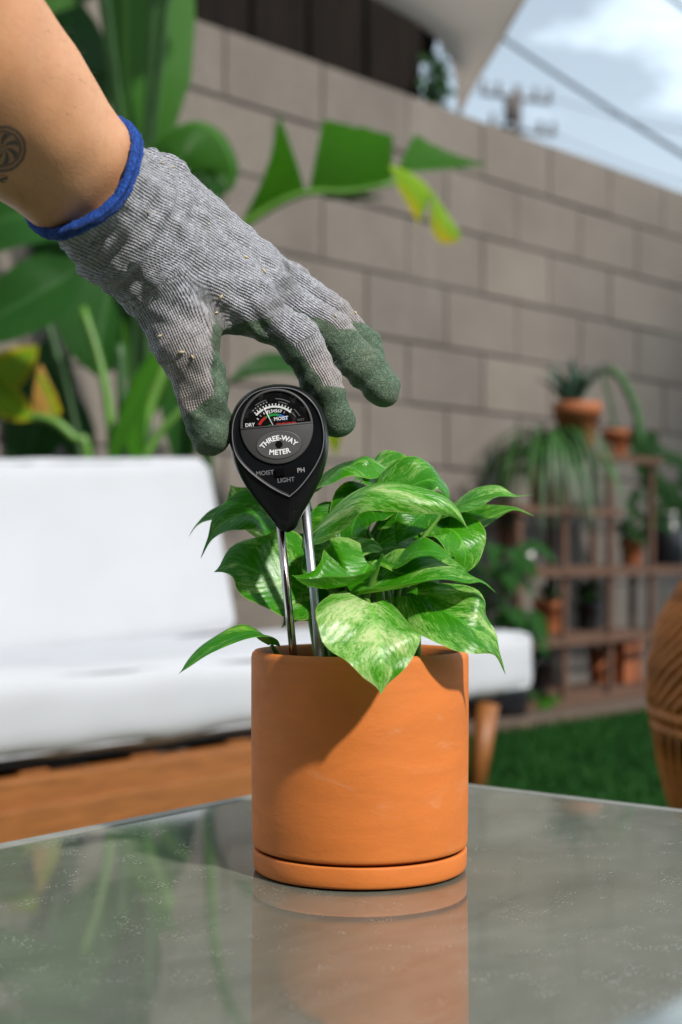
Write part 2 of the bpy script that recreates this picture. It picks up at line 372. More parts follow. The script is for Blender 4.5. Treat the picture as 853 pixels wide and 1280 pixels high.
# skin, glove
def skinmat():
    t = NT('skin'); o = t.obj()
    n1 = t.noise(16, 4, 0.6, o); n2 = t.noise(230, 5, 0.7, o); vor = t.n('ShaderNodeTexVoronoi', {'Vector': o, 'Scale': 620.0}).outputs['Distance']
    c = t.ramp(n1, [(0.3, (0.60, 0.285, 0.130)), (0.7, (0.72, 0.385, 0.200))])
    c = t.mix(t.math('MULTIPLY', n2, 0.55), c, (0.50, 0.22, 0.11))
    fr = t.n('ShaderNodeTexVoronoi', {'Vector': o, 'Scale': 70.0}).outputs['Distance']
    c = t.mix(t.math('MULTIPLY', t.n('ShaderNodeMapRange', {'Value': fr, 'From Min': 0.03, 'From Max': 0.08, 'To Min': 1, 'To Max': 0}).outputs[0], 0.45), c, (0.24, 0.09, 0.05))
    # ink: a ringed wheel of curved blades with a small mark below it
    x = t.n('ShaderNodeAttribute', attribute_name='ink_x').outputs['Fac']; y = t.n('ShaderNodeAttribute', attribute_name='ink_y').outputs['Fac']
    wob = t.math('MULTIPLY', t.math('SUBTRACT', t.noise(260, 2, 0.5, o), 0.5), 0.0011)
    r = t.math('ADD', t.math('SQRT', t.math('ADD', t.math('MULTIPLY', x, x), t.math('MULTIPLY', y, y))), wob)
    th = t.math('ARCTAN2', y, x)
    def band(v, lo, hi, soft=0.0006):
        a = t.n('ShaderNodeMapRange', {'Value': v, 'From Min': lo-soft, 'From Max': lo+soft}).outputs[0]
        b = t.n('ShaderNodeMapRange', {'Value': v, 'From Min': hi-soft, 'From Max': hi+soft, 'To Min': 1, 'To Max': 0}).outputs[0]
        return t.math('MULTIPLY', a, b)
    ring1 = band(r, 0.0112, 0.0128); ring2 = band(r, 0.0088, 0.0104)
    sw = t.math('SINE', t.math('ADD', t.math('MULTIPLY', th, 7.0), t.math('MULTIPLY', r, 620.0)))
    bl = t.math('MULTIPLY', t.n('ShaderNodeMapRange', {'Value': sw, 'From Min': -0.35, 'From Max': 0.15}).outputs[0], band(r, 0.0022, 0.0090))
    hub = band(r, 0.0010, 0.0021)
    y2 = t.math('ADD', y, 0.0165); r2 = t.math('SQRT', t.math('ADD', t.math('MULTIPLY', x, x), t.math('MULTIPLY', t.math('MULTIPLY', y2, y2), 1.6)))
    dot = t.math('MULTIPLY', band(t.math('ADD', r2, t.math('MULTIPLY', wob, 2.0)), -1.0, 0.0026), t.n('ShaderNodeMapRange', {'Value': t.noise(420, 2, 0.5, o), 'From Min': 0.38, 'From Max': 0.5}).outputs[0])
    fillc = t.math('MULTIPLY', band(r, -1, 0.0112), 0.38)
    ink = t.math('MAXIMUM', t.math('MAXIMUM', t.math('MAXIMUM', ring1, ring2), t.math('MAXIMUM', bl, hub)), t.math('MAXIMUM', dot, fillc), )
    ink = t.math('MULTIPLY', ink, 0.93)
    c = t.mix(ink, c, (0.030, 0.036, 0.038))
    t.set(Base_Color=c, Roughness=t.ramp(n2, [(0.3, (0.42,)*3), (0.7, (0.58,)*3)]))
    t.b.inputs['Subsurface Weight'].default_value = 0.12; t.b.inputs['Subsurface Radius'].default_value = (0.008, 0.003, 0.0015); t.b.inputs['Subsurface Scale'].default_value = 0.6
    t.bump(t.math('ADD', vor, n2), 0.16, 0.0005); return t.m
M['skin'] = skinmat()

def glovemat():
    t = NT('knit_glove'); o = t.obj()
    u = t.n('ShaderNodeAttribute', attribute_name='knit_u').outputs['Fac']; v = t.n('ShaderNodeAttribute', attribute_name='knit_v').outputs['Fac']
    coat = t.n('ShaderNodeAttribute', attribute_name='coat').outputs['Fac']; dirt = t.n('ShaderNodeAttribute', attribute_name='dirt').outputs['Fac']
    wob = t.math('MULTIPLY', t.math('SUBTRACT', t.noise(95, 4, 0.65, o), 0.5), 0.0026)
    uu = t.math('MULTIPLY', t.math('ADD', u, wob), 2*math.pi/0.0018)
    su = t.math('ADD', t.math('MULTIPLY', t.math('SINE', uu), 0.5), 0.5)                       # 1 on a wale, 0 in the gap between two
    zz = t.math('MULTIPLY', t.math('ABSOLUTE', t.math('SINE', t.math('MULTIPLY', uu, 0.5))), 1.6)
    sv = t.math('ADD', t.math('MULTIPLY', t.math('SINE', t.math('ADD', t.math('MULTIPLY', v, 2*math.pi/0.0015), zz)), 0.5), 0.5)
    fuzz = t.noise(1400, 3, 0.7, o); heat = t.noise(420, 5, 0.8, o); blotch = t.noise(28, 4, 0.6, o)
    wale = t.math('POWER', su, 0.7)
    h = t.math('ADD', t.math('MULTIPLY', wale, 0.75), t.math('ADD', t.math('MULTIPLY', sv, 0.42), t.math('MULTIPLY', fuzz, 0.35)))
    yarn = t.ramp(heat, [(0.32, (0.15, 0.155, 0.178)), (0.50, (0.37, 0.375, 0.415)), (0.68, (0.62, 0.625, 0.675))])
    gap = t.n('ShaderNodeMapRange', {'Value': t.math('ADD', wale, t.math('ADD', t.math('MULTIPLY', t.math('SUBTRACT', fuzz, 0.5), 1.5), t.math('MULTIPLY', t.math('SUBTRACT', sv, 0.5), 0.45))), 'From Min': 0.18, 'From Max': 0.62, 'To Min': 1, 'To Max': 0}).outputs[0]
    kc = t.mix(t.math('MULTIPLY', gap, t.math('ADD', t.math('MULTIPLY', blotch, 0.7), 0.38)), yarn, (0.055, 0.054, 0.058))                      # groove shade painted between the wales, with some dark yarn
    kc = t.mix(t.math('MULTIPLY', t.n('ShaderNodeMapRange', {'Value': blotch, 'From Min': 0.5, 'From Max': 0.75}).outputs[0], 0.35), kc, (0.30, 0.28, 0.26))
    kc = t.mix(t.math('MULTIPLY', dirt, 0.5), kc, (0.30, 0.225, 0.17))
    # rubber coating with a ragged edge
    rag = t.math('ADD', t.math('MULTIPLY', t.math('SUBTRACT', t.noise(170, 4, 0.65, o), 0.5), 0.34), t.math('MULTIPLY', t.math('SUBTRACT', wale, 0.5), 0.10))
    cm = t.n('ShaderNodeMapRange', {'Value': t.math('ADD', coat, rag), 'From Min': 0.46, 'From Max': 0.53}).outputs[0]
    cr_ = t.noise(520, 4, 0.65, o, 1.5); cb = t.noise(45, 4, 0.6, o)
    gc = t.ramp(cr_, [(0.34, (0.040, 0.078, 0.047)), (0.53, (0.092, 0.148, 0.094)), (0.70, (0.22, 0.275, 0.19))])
    gc = t.mix(t.math('MULTIPLY', t.n('ShaderNodeMapRange', {'Value': cb, 'From Min': 0.48, 'From Max': 0.72}).outputs[0], 0.38), gc, (0.155, 0.155, 0.105))
    t.set(Base_Color=t.mix(cm, kc, gc), Roughness=t.mix(cm, (0.95,)*3, (0.62,)*3))
    t.b.inputs['Specular IOR Level'].default_value = 0.35
    t.l(t.math('MULTIPLY', t.math('SUBTRACT', 1.0, cm), 0.30), t.b.inputs['Sheen Weight']); t.b.inputs['Sheen Roughness'].default_value = 0.5
    ch = t.math('ADD', t.math('MULTIPLY', cr_, 1.5), 0.9)
    hh = t.n('ShaderNodeMix', {0: cm}, data_type='FLOAT'); t.l(h, hh.inputs[2]); t.l(ch, hh.inputs[3])
    t.bump(hh.outputs[0], 0.85, 0.0010); return t.m
M['glove'] = glovemat()

def bluemat():
    t = NT('blue_cuff_yarn'); uv = t.uv(); o = t.obj()
    w = t.n('ShaderNodeTexWave', {'Vector': t.mapv(uv, (1, 1, 1), (0, 0, 0), (0, 0, 0.0)), 'Scale': 18.0, 'Distortion': 3.0, 'Detail': 2, 'Detail Scale': 2.0}, bands_direction='DIAGONAL').outputs['Fac']
    n = t.noise(900, 3, 0.6, o)
    v = t.n('ShaderNodeTexVoronoi', {'Vector': o, 'Scale': 520.0}).outputs['Distance']
    c = t.ramp(v, [(0.1, (0.016, 0.16, 0.78)), (0.65, (0.006, 0.060, 0.40))]); c = t.mix(t.math('MULTIPLY', n, 0.25), c, (0.05, 0.19, 0.66))
    t.set(Base_Color=c, Roughness=0.8); t.bump(t.math('SUBTRACT', t.math('MULTIPLY', w, 0.5), v), 0.9, 0.0016); return t.m
M['blue'] = bluemat()

def plastic(name, col, rough, bump=0.0, spec=0.3):
    t = NT(name); o = t.obj(); n = t.noise(60, 4, 0.6, o)
    t.set(Base_Color=tuple(col)+(1,), Roughness=t.ramp(n, [(0.3, (rough*0.85,)*3), (0.7, (rough*1.2,)*3)])); t.b.inputs['Specular IOR Level'].default_value = spec
    if bump: t.bump(t.noise(2500, 2, 0.5, o), bump, 0.0002)
    return t.m
M['black'] = plastic('black_plastic', (0.004, 0.004, 0.0045), 0.30, 0.10)
M['blackface'] = plastic('black_face', (0.004, 0.0045, 0.006), 0.40, 0.0, 0.15)
M['greyface'] = plastic('grey_face_plate', (0.075, 0.073, 0.075), 0.42, 0.35)
M['badge'] = plastic('badge', (0.085, 0.083, 0.085), 0.40, 0.3)
M['dial'] = plastic('dial_card', (0.002, 0.002, 0.0025), 0.6, 0.0, 0.1)
M['trim'] = plastic('silver_trim', (0.16, 0.16, 0.165), 0.28)
M['ink_white'] = plastic('white_print', (0.85, 0.85, 0.85), 0.5)
M['ink_grey'] = plastic('grey_print', (0.34, 0.34, 0.35), 0.5)
M['ink_dim'] = plastic('dim_print', (0.16, 0.16, 0.17), 0.5)
M['ink_red'] = plastic('red_print', (0.50, 0.025, 0.02), 0.5)
M['ink_green'] = plastic('green_print', (0.02, 0.30, 0.06), 0.5)
M['ink_blue'] = plastic('blue_print', (0.03, 0.16, 0.50), 0.5)
def metalm(name, col, rough):
    t = NT(name); o = t.obj(); t.set(Base_Color=tuple(col)+(1,), Metallic=1.0, Roughness=t.ramp(t.noise(300, 3, 0.6, t.mapv(o, (1, 1, 0.1))), [(0.3, (rough*0.8,)*3), (0.7, (rough*1.3,)*3)])); return t.m
M['chrome'] = metalm('copper_tinted_probe', (0.42, 0.36, 0.33), 0.10)
M['alu'] = metalm('aluminium_probe', (0.48, 0.485, 0.50), 0.42)
def clearm():
    t = NT('dial_window'); g = t.n('ShaderNodeBsdfGlossy', {'Roughness': 0.06, 'Color': (0.55, 0.55, 0.55, 1)}); tr = t.n('ShaderNodeBsdfTransparent', {'Color': (0.95, 0.95, 0.95, 1)})
    sm = t.noise(260, 4, 0.7, t.obj())
    df = t.n('ShaderNodeBsdfDiffuse', {'Color': (0.6, 0.6, 0.6, 1)})
    ms = t.n('ShaderNodeMixShader', {0: 0.07, 1: tr.outputs[0], 2: g.outputs[0]})
    m2 = t.n('ShaderNodeMixShader', {0: t.math('MULTIPLY', t.n('ShaderNodeMapRange', {'Value': sm, 'From Min': 0.52, 'From Max': 0.78}).outputs[0], 0.05), 1: ms.outputs[0], 2: df.outputs[0]})
    t.l(m2.outputs[0], t.out.inputs['Surface']); return t.m
M['clear'] = clearm()

# ------------------------------------------------------------------ leaves
PROF = {
 'heart': [(0, .42), (.04, .66), (.10, .86), (.18, .97), (.28, 1.0), (.42, .93), (.56, .77), (.70, .54), (.80, .35), (.88, .17), (.93, .075), (.97, .03), (1, .006)],
 'tail': [(0, .42), (.04, .66), (.10, .88), (.18, .99), (.27, 1.0), (.38, .90), (.50, .68), (.60, .44), (.68, .25), (.75, .12), (.82, .065), (.92, .035), (1, .006)],
 'blade': [(0, .05), (.06, .30), (.15, .62), (.3, .92), (.45, 1.0), (.6, .97), (.75, .80), (.88, .48), (.96, .18), (1, .02)],
 'strap': [(0, .35), (.15, .7), (.4, 1.0), (.65, .85), (.85, .45), (1, .03)],
}
def leaf_rows(mid, nrm, wl, wr, fold=12, curl=0.0, prof='heart', nt=26, ns=6, nrm2=None, wave=0.0, lobe=0.16, seed=0, edge_droop=0.0, twist=0):
    C = bez(mid, nt); rows = []; uvs = []; Ltot = sum((C[i+1]-C[i]).length for i in range(nt-1))
    n1 = Vector(nrm).normalized(); n2 = Vector(nrm2 if nrm2 is not None else nrm).normalized(); tab = PROF[prof]
    for i, c in enumerate(C):
        t = i/(nt-1)
        T = (C[min(i+1, nt-1)]-C[max(i-1, 0)]).normalized()
        N = n1.lerp(n2, t); N = (N-T*N.dot(T))
        if N.length < 1e-4: N = Vector((0, 0, 1))-T*T.z
        N.normalize()
        if twist: N = Matrix.Rotation(R(twist)*t, 3, T) @ N
        S = T.cross(N); w = interp(tab, t); row = []; uv = []
        lb = lobe*Ltot*max(0, 1-t/0.30)**1.4 if prof in ('heart', 'tail') else 0
        for k in range(-ns, ns+1):
            s = k/ns; W = (wr if s > 0 else wl)*w; a = abs(s)
            x = s*W*math.cos(R(fold))*(1-0.10*abs(curl)*a*a); z = a*W*math.sin(R(fold)) + curl*W*a*a*a - edge_droop*W*a*a
            z += wave*W*a*math.sin(7.0*t+s*2.2+seed*1.7)*0.5 + wave*W*a*0.35*math.sin(15*t-s*3+seed)
            row.append(c+S*x+N*z-T*(lb*a**1.5)); uv.append((t, 0.5+0.5*s))
        rows.append(row); uvs.append(uv)
    return rows, uvs
def add_leaf(root, mat, mid, nrm, wl, wr=None, name='leaf', label=None, **k):
    mb = MB(); rows, uvs = leaf_rows(mid, nrm, wl, wr if wr is not None else wl, **k); mb.grid(rows, uvs)
    o = part(name, mb, mat, root, label=label); return o
def ruled(mb, A, B, n=14, m=6, bulge=0.0, vdir=Vector((0, -1, 0)), u0=0, u1=1, v0=0.5, v1=1.0):
    A = bez(A, n); B = bez(B, n); rows = []; uvs = []
    for i in range(n):
        d = (A[i]-B[i]).length; B[i] = B[i]+(B[i]-A[i])*(0.05*noise.noise(B[i]*23.0)+0.03*noise.noise(B[i]*71.0))
        rows.append([A[i].lerp(B[i], j/m)+vdir*(bulge*d*math.sin(math.pi*j/m)) for j in range(m+1)])
        uvs.append([(u0+(u1-u0)*i/(n-1), v0+(v1-v0)*j/m) for j in range(m+1)])
    mb.grid(rows, uvs)

# ================================================================== SETTING
g = MB(); g.grid([[(x, y, 0) for x in np.linspace(-150, 150, 13)] for y in np.linspace(-150, 150, 13)])
go = link('ground', g.mesh('ground', M['ground'])); go['kind'] = 'structure'

# turf: short blades over the lawn in view
def make_turf():
    pts = []
    n = 70000
    x = rng.uniform(-0.6, 2.6, n); y = rng.uniform(2.6, 6.6, n)
    s = (x-0.42)*0.731-(y-5.38)*0.682                                  # distance in front of the wall
    k = s > 0.62; x, y = x[k], y[k]; n = len(x)
    a = rng.uniform(0, 2*np.pi, n); h = rng.uniform(0.018, 0.038, n); w = rng.uniform(0.002, 0.004, n); b = rng.uniform(0, 0.022, n); tb = rng.uniform(0, 2*np.pi, n)
    v = np.zeros((n, 3, 3)); v[:, 0] = np.stack([x-w*np.cos(a), y-w*np.sin(a), np.full(n, .004)], 1); v[:, 1] = np.stack([x+w*np.cos(a), y+w*np.sin(a), np.full(n, .004)], 1)
    v[:, 2] = np.stack([x+b*np.cos(tb), y+b*np.sin(tb), h], 1)
    me = bpy.data.meshes.new('grass'); me.vertices.add(n*3); me.vertices.foreach_set('co', v.reshape(-1))
    me.loops.add(n*3); me.loops.foreach_set('vertex_index', np.arange(n*3)); me.polygons.add(n); me.polygons.foreach_set('loop_start', np.arange(n)*3)
    me.update(calc_edges=True); me.materials.append(M['grass'])
    o = link('grass', me); tag(o, 'short dark green artificial lawn between the table and the plant shelf', 'grass', kind='stuff')
    t = MB(); t.grid([[(0.42+s_*0.731+l*0.682, 5.38-s_*0.682+l*0.731, 0.006) for l in np.linspace(-6, 4, 8)] for s_ in (4.5, 0.62)])
    to = link('lawn', t.mesh('lawn', M['grass'])); to['kind'] = 'structure'
make_turf()

# ---- block wall behind: runs away to the right
WD = Vector((math.sin(R(43)), math.cos(R(43)), 0)); WN = Vector((WD.y, -WD.x, 0)); W0 = Vector((0.4256, 5.38, 0))
def on_wall(s, off=0, z=0): return W0+WD*s+WN*off+Vector((0, 0, z))
def px_wall_s(px, off=0.0):
    k = (px-CX)/F; o = W0+WN*off; return (k*o.y-o.x)/(WD.x-k*WD.y)
def build_wall():
    BH, BL, J, D = 0.2222, 0.440, 0.012, 0.19
    wall = thing('block_wall', 'tall grey-brown concrete block wall running away behind the sofa and plant shelf', 'wall', on_wall(-3.6), math.atan2(WD.y, WD.x))
    m = MB(); m.box((0.02, 0.008, 0), (9.0, D-0.008, BH*10-0.045)); mo = link('mortar', m.mesh('mortar', M['mortar'], smooth=False), wall)
    protos = []
    for q in range(3):
        b = MB(); b.box((0, 0, 0), (BL-J, D, BH-J)); me = bevel_mesh(b.mesh('block', M['block'], smooth=False), 0.004+0.0012*q, 2); protos.append(me)
    hb = MB(); hb.box((0, 0, 0), (BL/2-J, D, BH-J)); half = bevel_mesh(hb.mesh('block', M['block'], smooth=False), 0.005, 2)
    for r in range(10):
        x = (-0.22 if r % 2 else 0.0)+0.03
        while x < 8.8:
            me = protos[random.randrange(3)]; xx = x
            if x < 0: me = half; xx = x+BL/2
            o = link('block', me, wall); o.location = (xx, random.uniform(-0.003, 0.003), r*BH-0.027); o.rotation_euler = (random.uniform(-.004, .004), random.uniform(-.002, .002), random.uniform(-.004, .004)); x += BL
build_wall()

# ---- dark clad building beyond the wall
def build_building():
    YB = 8.2
    x0, x1 = P(150, 0, YB).x-1.2, P(529, 0, YB).x
    b = thing('dark_building', 'dark brown clad building rising behind the block wall at top left', 'building', ((x0+x1)/2, YB, 0))
    core = MB(); core.box((x0, YB+0.03, 0), (x1-0.01, YB+3.5, 4.6)); part('wall', core, M['darkwood'], b, smooth=False)
    n = 9; w = (x1-x0)/n
    for i in range(n):
        m = MB(); m.box((x0+i*w+0.012, YB-0.02-0.004*(i % 3), 0), (x0+(i+1)*w-0.012, YB+0.028, 4.6)); part('panel', m, M['darkwood'], b, smooth=False, bevel=0.006)
    r = MB(); r.box((x0-0.3, YB-0.4, 4.61), (x1+0.3, YB+3.9, 4.8)); part('roof', r, M['darkwood'], b, smooth=False, bevel=0.02)
build_building()
def leafcloud(mb, c, rad, n, size, seed, squash=1.0):
    rg = np.random.default_rng(seed)
    for i in range(n):
        d = rg.normal(size=3); d /= np.linalg.norm(d); rr = rg.uniform(0.25, 1)**0.5
        nzv = noise.noise(Vector(d*1.7)+Vector((seed, 0, 0)))
        p = Vector(c)+Vector((d[0]*rad[0], d[1]*rad[1], d[2]*rad[2]))*rr*(1+0.45*nzv)
        t = Vector(rg.normal(size=3)).normalized(); s = t.cross(Vector(rg.normal(size=3))).normalized(); L_ = size*rg.uniform(0.6, 1.3); nn = t.cross(s)
        rows = [[p-s*L_*0.05, p, p+s*L_*0.05], [p+t*L_*0.45-s*L_*0.28, p+t*L_*0.5-nn*L_*0.08, p+t*L_*0.45+s*L_*0.28], [p+t*L_, p+t*L_, p+t*L_]]
        mb.grid(rows, [[(0, 0), (0, .5), (0, 1)], [(.5, 0), (.5, .5), (.5, 1)], [(1, .5)]*3])
def build_vine():
    b = thing('climbing_shrub', 'small green shrub peeking over the wall beside the dark building', 'shrub', P(548, 690, 8.0)*1.0)
    b.location.z = 0
    c = P(543, 98, 8.0); m = MB(); leafcloud(m, c+Vector((0.0, 0, -0.05)), (0.075, 0.07, 0.20), 150, 0.07, 3); part('crown', m, M['foliage'], b)
    m = MB(); m.tube([(c.x, 8.0, 0), (c.x+0.03, 8.0, 1.2), (c.x, 8.0, c.z)], [0.03, 0.02, 0.01]); part('trunk', m, M['bark'], b)
build_vine()

# ---- utility pole, cables
def build_pole():
    Y = 45; c = P(647, 200, Y); top = P(647, 108, Y).z
    b = thing('utility_pole', 'distant wooden utility pole with crossarms against the sky', 'utility pole', (c.x, Y, 0))
    m = MB(); m.tube([(c.x, Y, 0), (c.x, Y, top)], [0.17, 0.12], 10); part('post', m, M['pole'], b)
    for py, xa, xb in ((127, 600, 688), (168, 612, 693)):
        A = P(xa, py-8, Y); B = P(xb, py+4, Y); m = MB(); m.tube([A+Vector((0, -.2, 0)), B+Vector((0, -.2, 0))], 0.065, 6); ca = part('crossarm', m, M['pole'], b)
        for f in (0.04, 0.25, 0.78, 0.97):
            p = A.lerp(B, f)+Vector((0, -.2, 0)); m = MB(); m.lathe([(0.05, 0), (0.09, 0.12), (0.06, 0.2), (0.1, 0.3), (0.04, 0.42)], p, 10); part('insulator', m, M['pole'], ca)
    m = MB(); q = P(640, 150, Y); m.lathe([(0.10, 0), (0.24, 0.06), (0.24, 0.75), (0.1, 0.85)], q+Vector((-0.05, -.45, -0.2)), 14); part('transformer', m, M['pole'], b)
    wires = [((560, 96), (647, 121), 'thin power line left of the utility pole'), ((688, 122), (1000, 178), 'thin upper power line right of the utility pole'), ((693, 168), (1000, 262), 'thin lower power line right of the utility pole')]
    for (a, c2, lab) in wires:
        A, B = P(a[0], a[1], Y-0.2 if a[0] > 600 else Y+14), P(c2[0], c2[1], Y-0.2 if c2[0] < 700 else Y-12)
        pts = [A.lerp(B, i/12)-Vector((0, 0, 0.25*math.sin(math.pi*i/12))) for i in range(13)]
        m = MB(); m.tube(pts, 0.016, 5); o = link('power_line', m.mesh('power_line', M['cable'], A)); o.location = A; tag(o, lab+' in the sky', 'cable', 'power lines')
    A, B = P(520, -28, 15), P(960, 258, 11.5); pts = [A.lerp(B, i/16)-Vector((0, 0, 0.05*math.sin(math.pi*i/16))) for i in range(17)]
    m = MB(); m.tube(pts, 0.019, 8); o = link('overhead_cable', m.mesh('overhead_cable', M['cable'], A)); o.location = A; tag(o, 'thick dark cable slanting down across the sky above the wall', 'cable')
    A, B = P(790, -40, 15), P(930, 60, 13); m = MB(); m.tube([A, (A+B)/2-Vector((0, 0, .03)), B], 0.022, 8); o = link('overhead_cable', m.mesh('overhead_cable', M['cable'], A)); o.location = A; tag(o, 'short piece of cable crossing the top right corner of the sky', 'cable')
build_pole()

# ---- shade sail: low corner tied near the wall top, the cloth rising towards the viewer
def build_sail():
    C1 = P(575, 140, 5.75)
    s = thing('shade_sail', 'beige triangular shade sail with its corner hanging down over the wall', 'shade sail', C1)
    A = bez([P(*q) for q in ((575, 140, 5.75), (590, 110, 5.73), (609, 78, 5.70), (631, 42, 5.66), (658, -5, 5.6), (740, -140, 5.45), (960, -520, 5.0), (1535, -1485, 4.3))], 40)
    B = bez([P(*q) for q in ((574, 140, 5.75), (572, 98, 5.72), (558, 62, 5.70), (531, 34, 5.66), (482, 4, 5.6), (390, -50, 5.5), (150, -190, 5.3), (-420, -520, 4.8))], 40)
    rows = []; n = 39
    for i in range(40):
        row = []
        for j in range(13):
            q = j/12; p = A[i].lerp(B[i], q); p.z -= 0.25*math.sin(math.pi*q)*(i/n)*(1-i/n); row.append(p)
        rows.append(row)
    m = MB(); m.grid(rows); part('cloth', m, M['sail'], s)
    for k, nm in ((0, 'hem'), (12, 'hem')):
        m = MB(); m.tube([r[k] for r in rows], 0.007, 6); part(nm, m, M['sail'], s)
    m = MB(); m.tube([C1, C1+Vector((0.02, 0.45, -0.06))], 0.006, 6); part('cord', m, M['cable'], s)
build_sail()

# ================================================================== SOFA
ZB = 0.22
sofa_r = on_z(673, 862, ZB); sofa_l = on_z(0, 957, ZB)
SD = (sofa_r-sofa_l).normalized(); SN = Vector((SD.y, -SD.x, 0))      # SN points to the viewer
def cushion_mesh(Lx, Ly, Lz, r=0.035, puff=0.02, n=(40, 20, 8), seed=0, wrinkle=0.004):
    bm = bmesh.new(); nx, ny, nzz = n; verts = {}
    def V(i, j, k):
        if (i, j, k) in verts: return verts[(i, j, k)]
        u, v, w = i/nx*2-1, j/ny*2-1, k/nzz*2-1
        h = (Lx/2, Ly/2, Lz/2); p = Vector((u*h[0], v*h[1], w*h[2])); q = Vector([max(-h[a]+r, min(h[a]-r, p[a])) for a in range(3)])
        d = p-q
        if d.length > 1e-9: p = q+d.normalized()*min(r, d.length if sum(abs(x) > 1e-6 for x in d) < 2 else r)
        e = lambda x: max(0, 1-abs(x)**3)
        p += Vector((u*puff*0.5*e(v)*e(w), v*puff*e(u)*e(w)*(abs(v) > 0.99), w*puff*e(u)*e(v)))
        nn = noise.fractal(Vector((p.x*5+seed, p.y*5, p.z*5)), 1.0, 2.0, 4); p += Vector((0, v, w))*nn*wrinkle
        edge = sum(abs(x) > 0.9 for x in (u, v, w))
        if edge >= 2: p += Vector((u, v, w))*0.003*noise.noise(Vector((p.x*40, p.y*40, p.z*40+seed)))
        verts[(i, j, k)] = bm.verts.new(p); return verts[(i, j, k)]
    def face(q): 
        try: f = bm.faces.new(q); f.smooth = True
        except ValueError: pass
    for k, flip in ((0, 1), (nzz, 0)):
        for i in range(nx):
            for j in range(ny):
                q = [V(i, j, k), V(i+1, j, k), V(i+1, j+1, k), V(i, j+1, k)]; face(q[::-1] if flip else q)
    for j, flip in ((0, 0), (ny, 1)):
        for i in range(nx):
            for k in range(nzz):
                q = [V(i, j, k), V(i+1, j, k), V(i+1, j, k+1), V(i, j, k+1)]; face(q[::-1] if flip else q)
    for i, flip in ((0, 1), (nx, 0)):
        for j in range(ny):
            for k in range(nzz):
                q = [V(i, j, k), V(i, j+1, k), V(i, j+1, k+1), V(i, j, k+1)]; face(q[::-1] if flip else q)
    me = bpy.data.meshes.new('cushion'); bm.to_mesh(me); bm.free(); me.materials.append(M['cushion']); return me
def build_sofa():
    ang = math.atan2(SD.y, SD.x); Ls = 2.35; TH = 0.14; DP = 0.52
    base = sofa_r-SD*Ls/2-SN*DP/2; base.z = 0
    s = thing('outdoor_sofa', 'low teak outdoor daybed sofa with white cushions in front of the wall', 'sofa', base, ang)
    o = link('seat_cushion', cushion_mesh(Ls, DP, TH, 0.030, 0.012, (72, 28, 8), 1, 0.006), s); o.location = (0, 0, ZB+TH/2)
    # local frame: x along, -y towards the viewer
    bw = 1.75; o = link('back_cushion', cushion_mesh(bw, 0.15, 0.395, 0.028, 0.010, (44, 8, 20), 5, 0.004), s)
    o.location = (Ls/2-0.645-bw/2, DP/2-0.03, ZB+TH+0.146); o.rotation_euler = (R(-10), R(-3.4), 0)
    def piping(ob, lx, ly, lz, r, axes):
        m = MB(); k = r*0.30
        for sgn in (-1, 1):
            if axes == 'z': c = [(-lx/2+k, -ly/2+k), (lx/2-k, -ly/2+k), (lx/2-k, ly/2-k), (-lx/2+k, ly/2-k)]; f = lambda a, b: (a, b, sgn*(lz/2-k))
            else: c = [(-lx/2+k, -lz/2+k), (lx/2-k, -lz/2+k), (lx/2-k, lz/2-k), (-lx/2+k, lz/2-k)]; f = lambda a, b: (a, sgn*(ly/2-k), b)
            pts = []
            for i in range(4):
                p0, p1 = Vector(c[i]), Vector(c[(i+1) % 4]); d = (p1-p0).normalized()
                a_, b_ = p0+d*r*.7, p1-d*r*.7; pts += [a_.lerp(b_, q/14) for q in range(15)]
            pts.append(pts[0]); m.tube([f(p.x, p.y) for p in pts], .0042, 6, caps=False)
        link('piping', m.mesh('piping', M['cushion']), ob)
    for ob in [c_ for c_ in s.children if 'cushion' in c_.name]:
        if 'seat' in ob.name: piping(ob, Ls, DP, TH, 0.030, 'z')
        else: piping(ob, bw, 0.15, 0.395, 0.028, 'y')
    def lbox(name, lo, hi, mat, bev=0.006, M_=None):
        m = MB(); m.box(lo, hi, M_); me = m.mesh(name, mat, smooth=False); bevel_mesh(me, bev); return link(name, me, s)
    y0 = -DP/2-0.005
    lbox('front_rail', (-Ls/2-0.02, y0, 0.095), (Ls/2-0.34, y0+0.035, 0.196), M['teak'])
    lbox('front_rail', (-Ls/2-0.02, y0-0.018, 0.075), (Ls/2-0.34, y0-0.001, 0.152), M['teak'], 0.004)
    lbox('rear_rail', (-Ls/2, DP/2-0.03, 0.11), (Ls/2-0.2, DP/2+0.005, 0.196), M['teak'])
    for q in range(9):
        xx = -Ls/2+0.1+q*(Ls-0.42)/8; lbox('slat', (xx, y0+0.037, 0.175), (xx+0.06, DP/2-0.032, 0.199), M['teak'], 0.003)
    lbox('deck', (-Ls/2+0.02, y0+0.06, 0.202), (Ls/2-0.1, DP/2-0.04, 0.214), M['metal_dark'], 0.002)
    for sx, sy in ((-1, -1), (1, -1), (-1, 1), (1, 1)):
        xx = sx*(Ls/2-0.14)-(0.10 if sx > 0 else 0); yy = sy*(DP/2-0.02)
        m = MB(); m.tube([(xx+sx*0.05, yy, 0.20), (xx, yy, 0.0)], [0.027, 0.020], 12); link('leg', m.mesh('leg', M['teak']), s)
    for xx in (-0.9, -0.2, 0.35):
        lbox('back_post', (xx, DP/2+0.01, 0.11), (xx+0.045, DP/2+0.045, 0.60), M['teak'])
    lbox('back_rail', (-Ls/2, DP/2+0.05, 0.50), (0.48, DP/2+0.075, 0.58), M['teak'])
build_sofa()

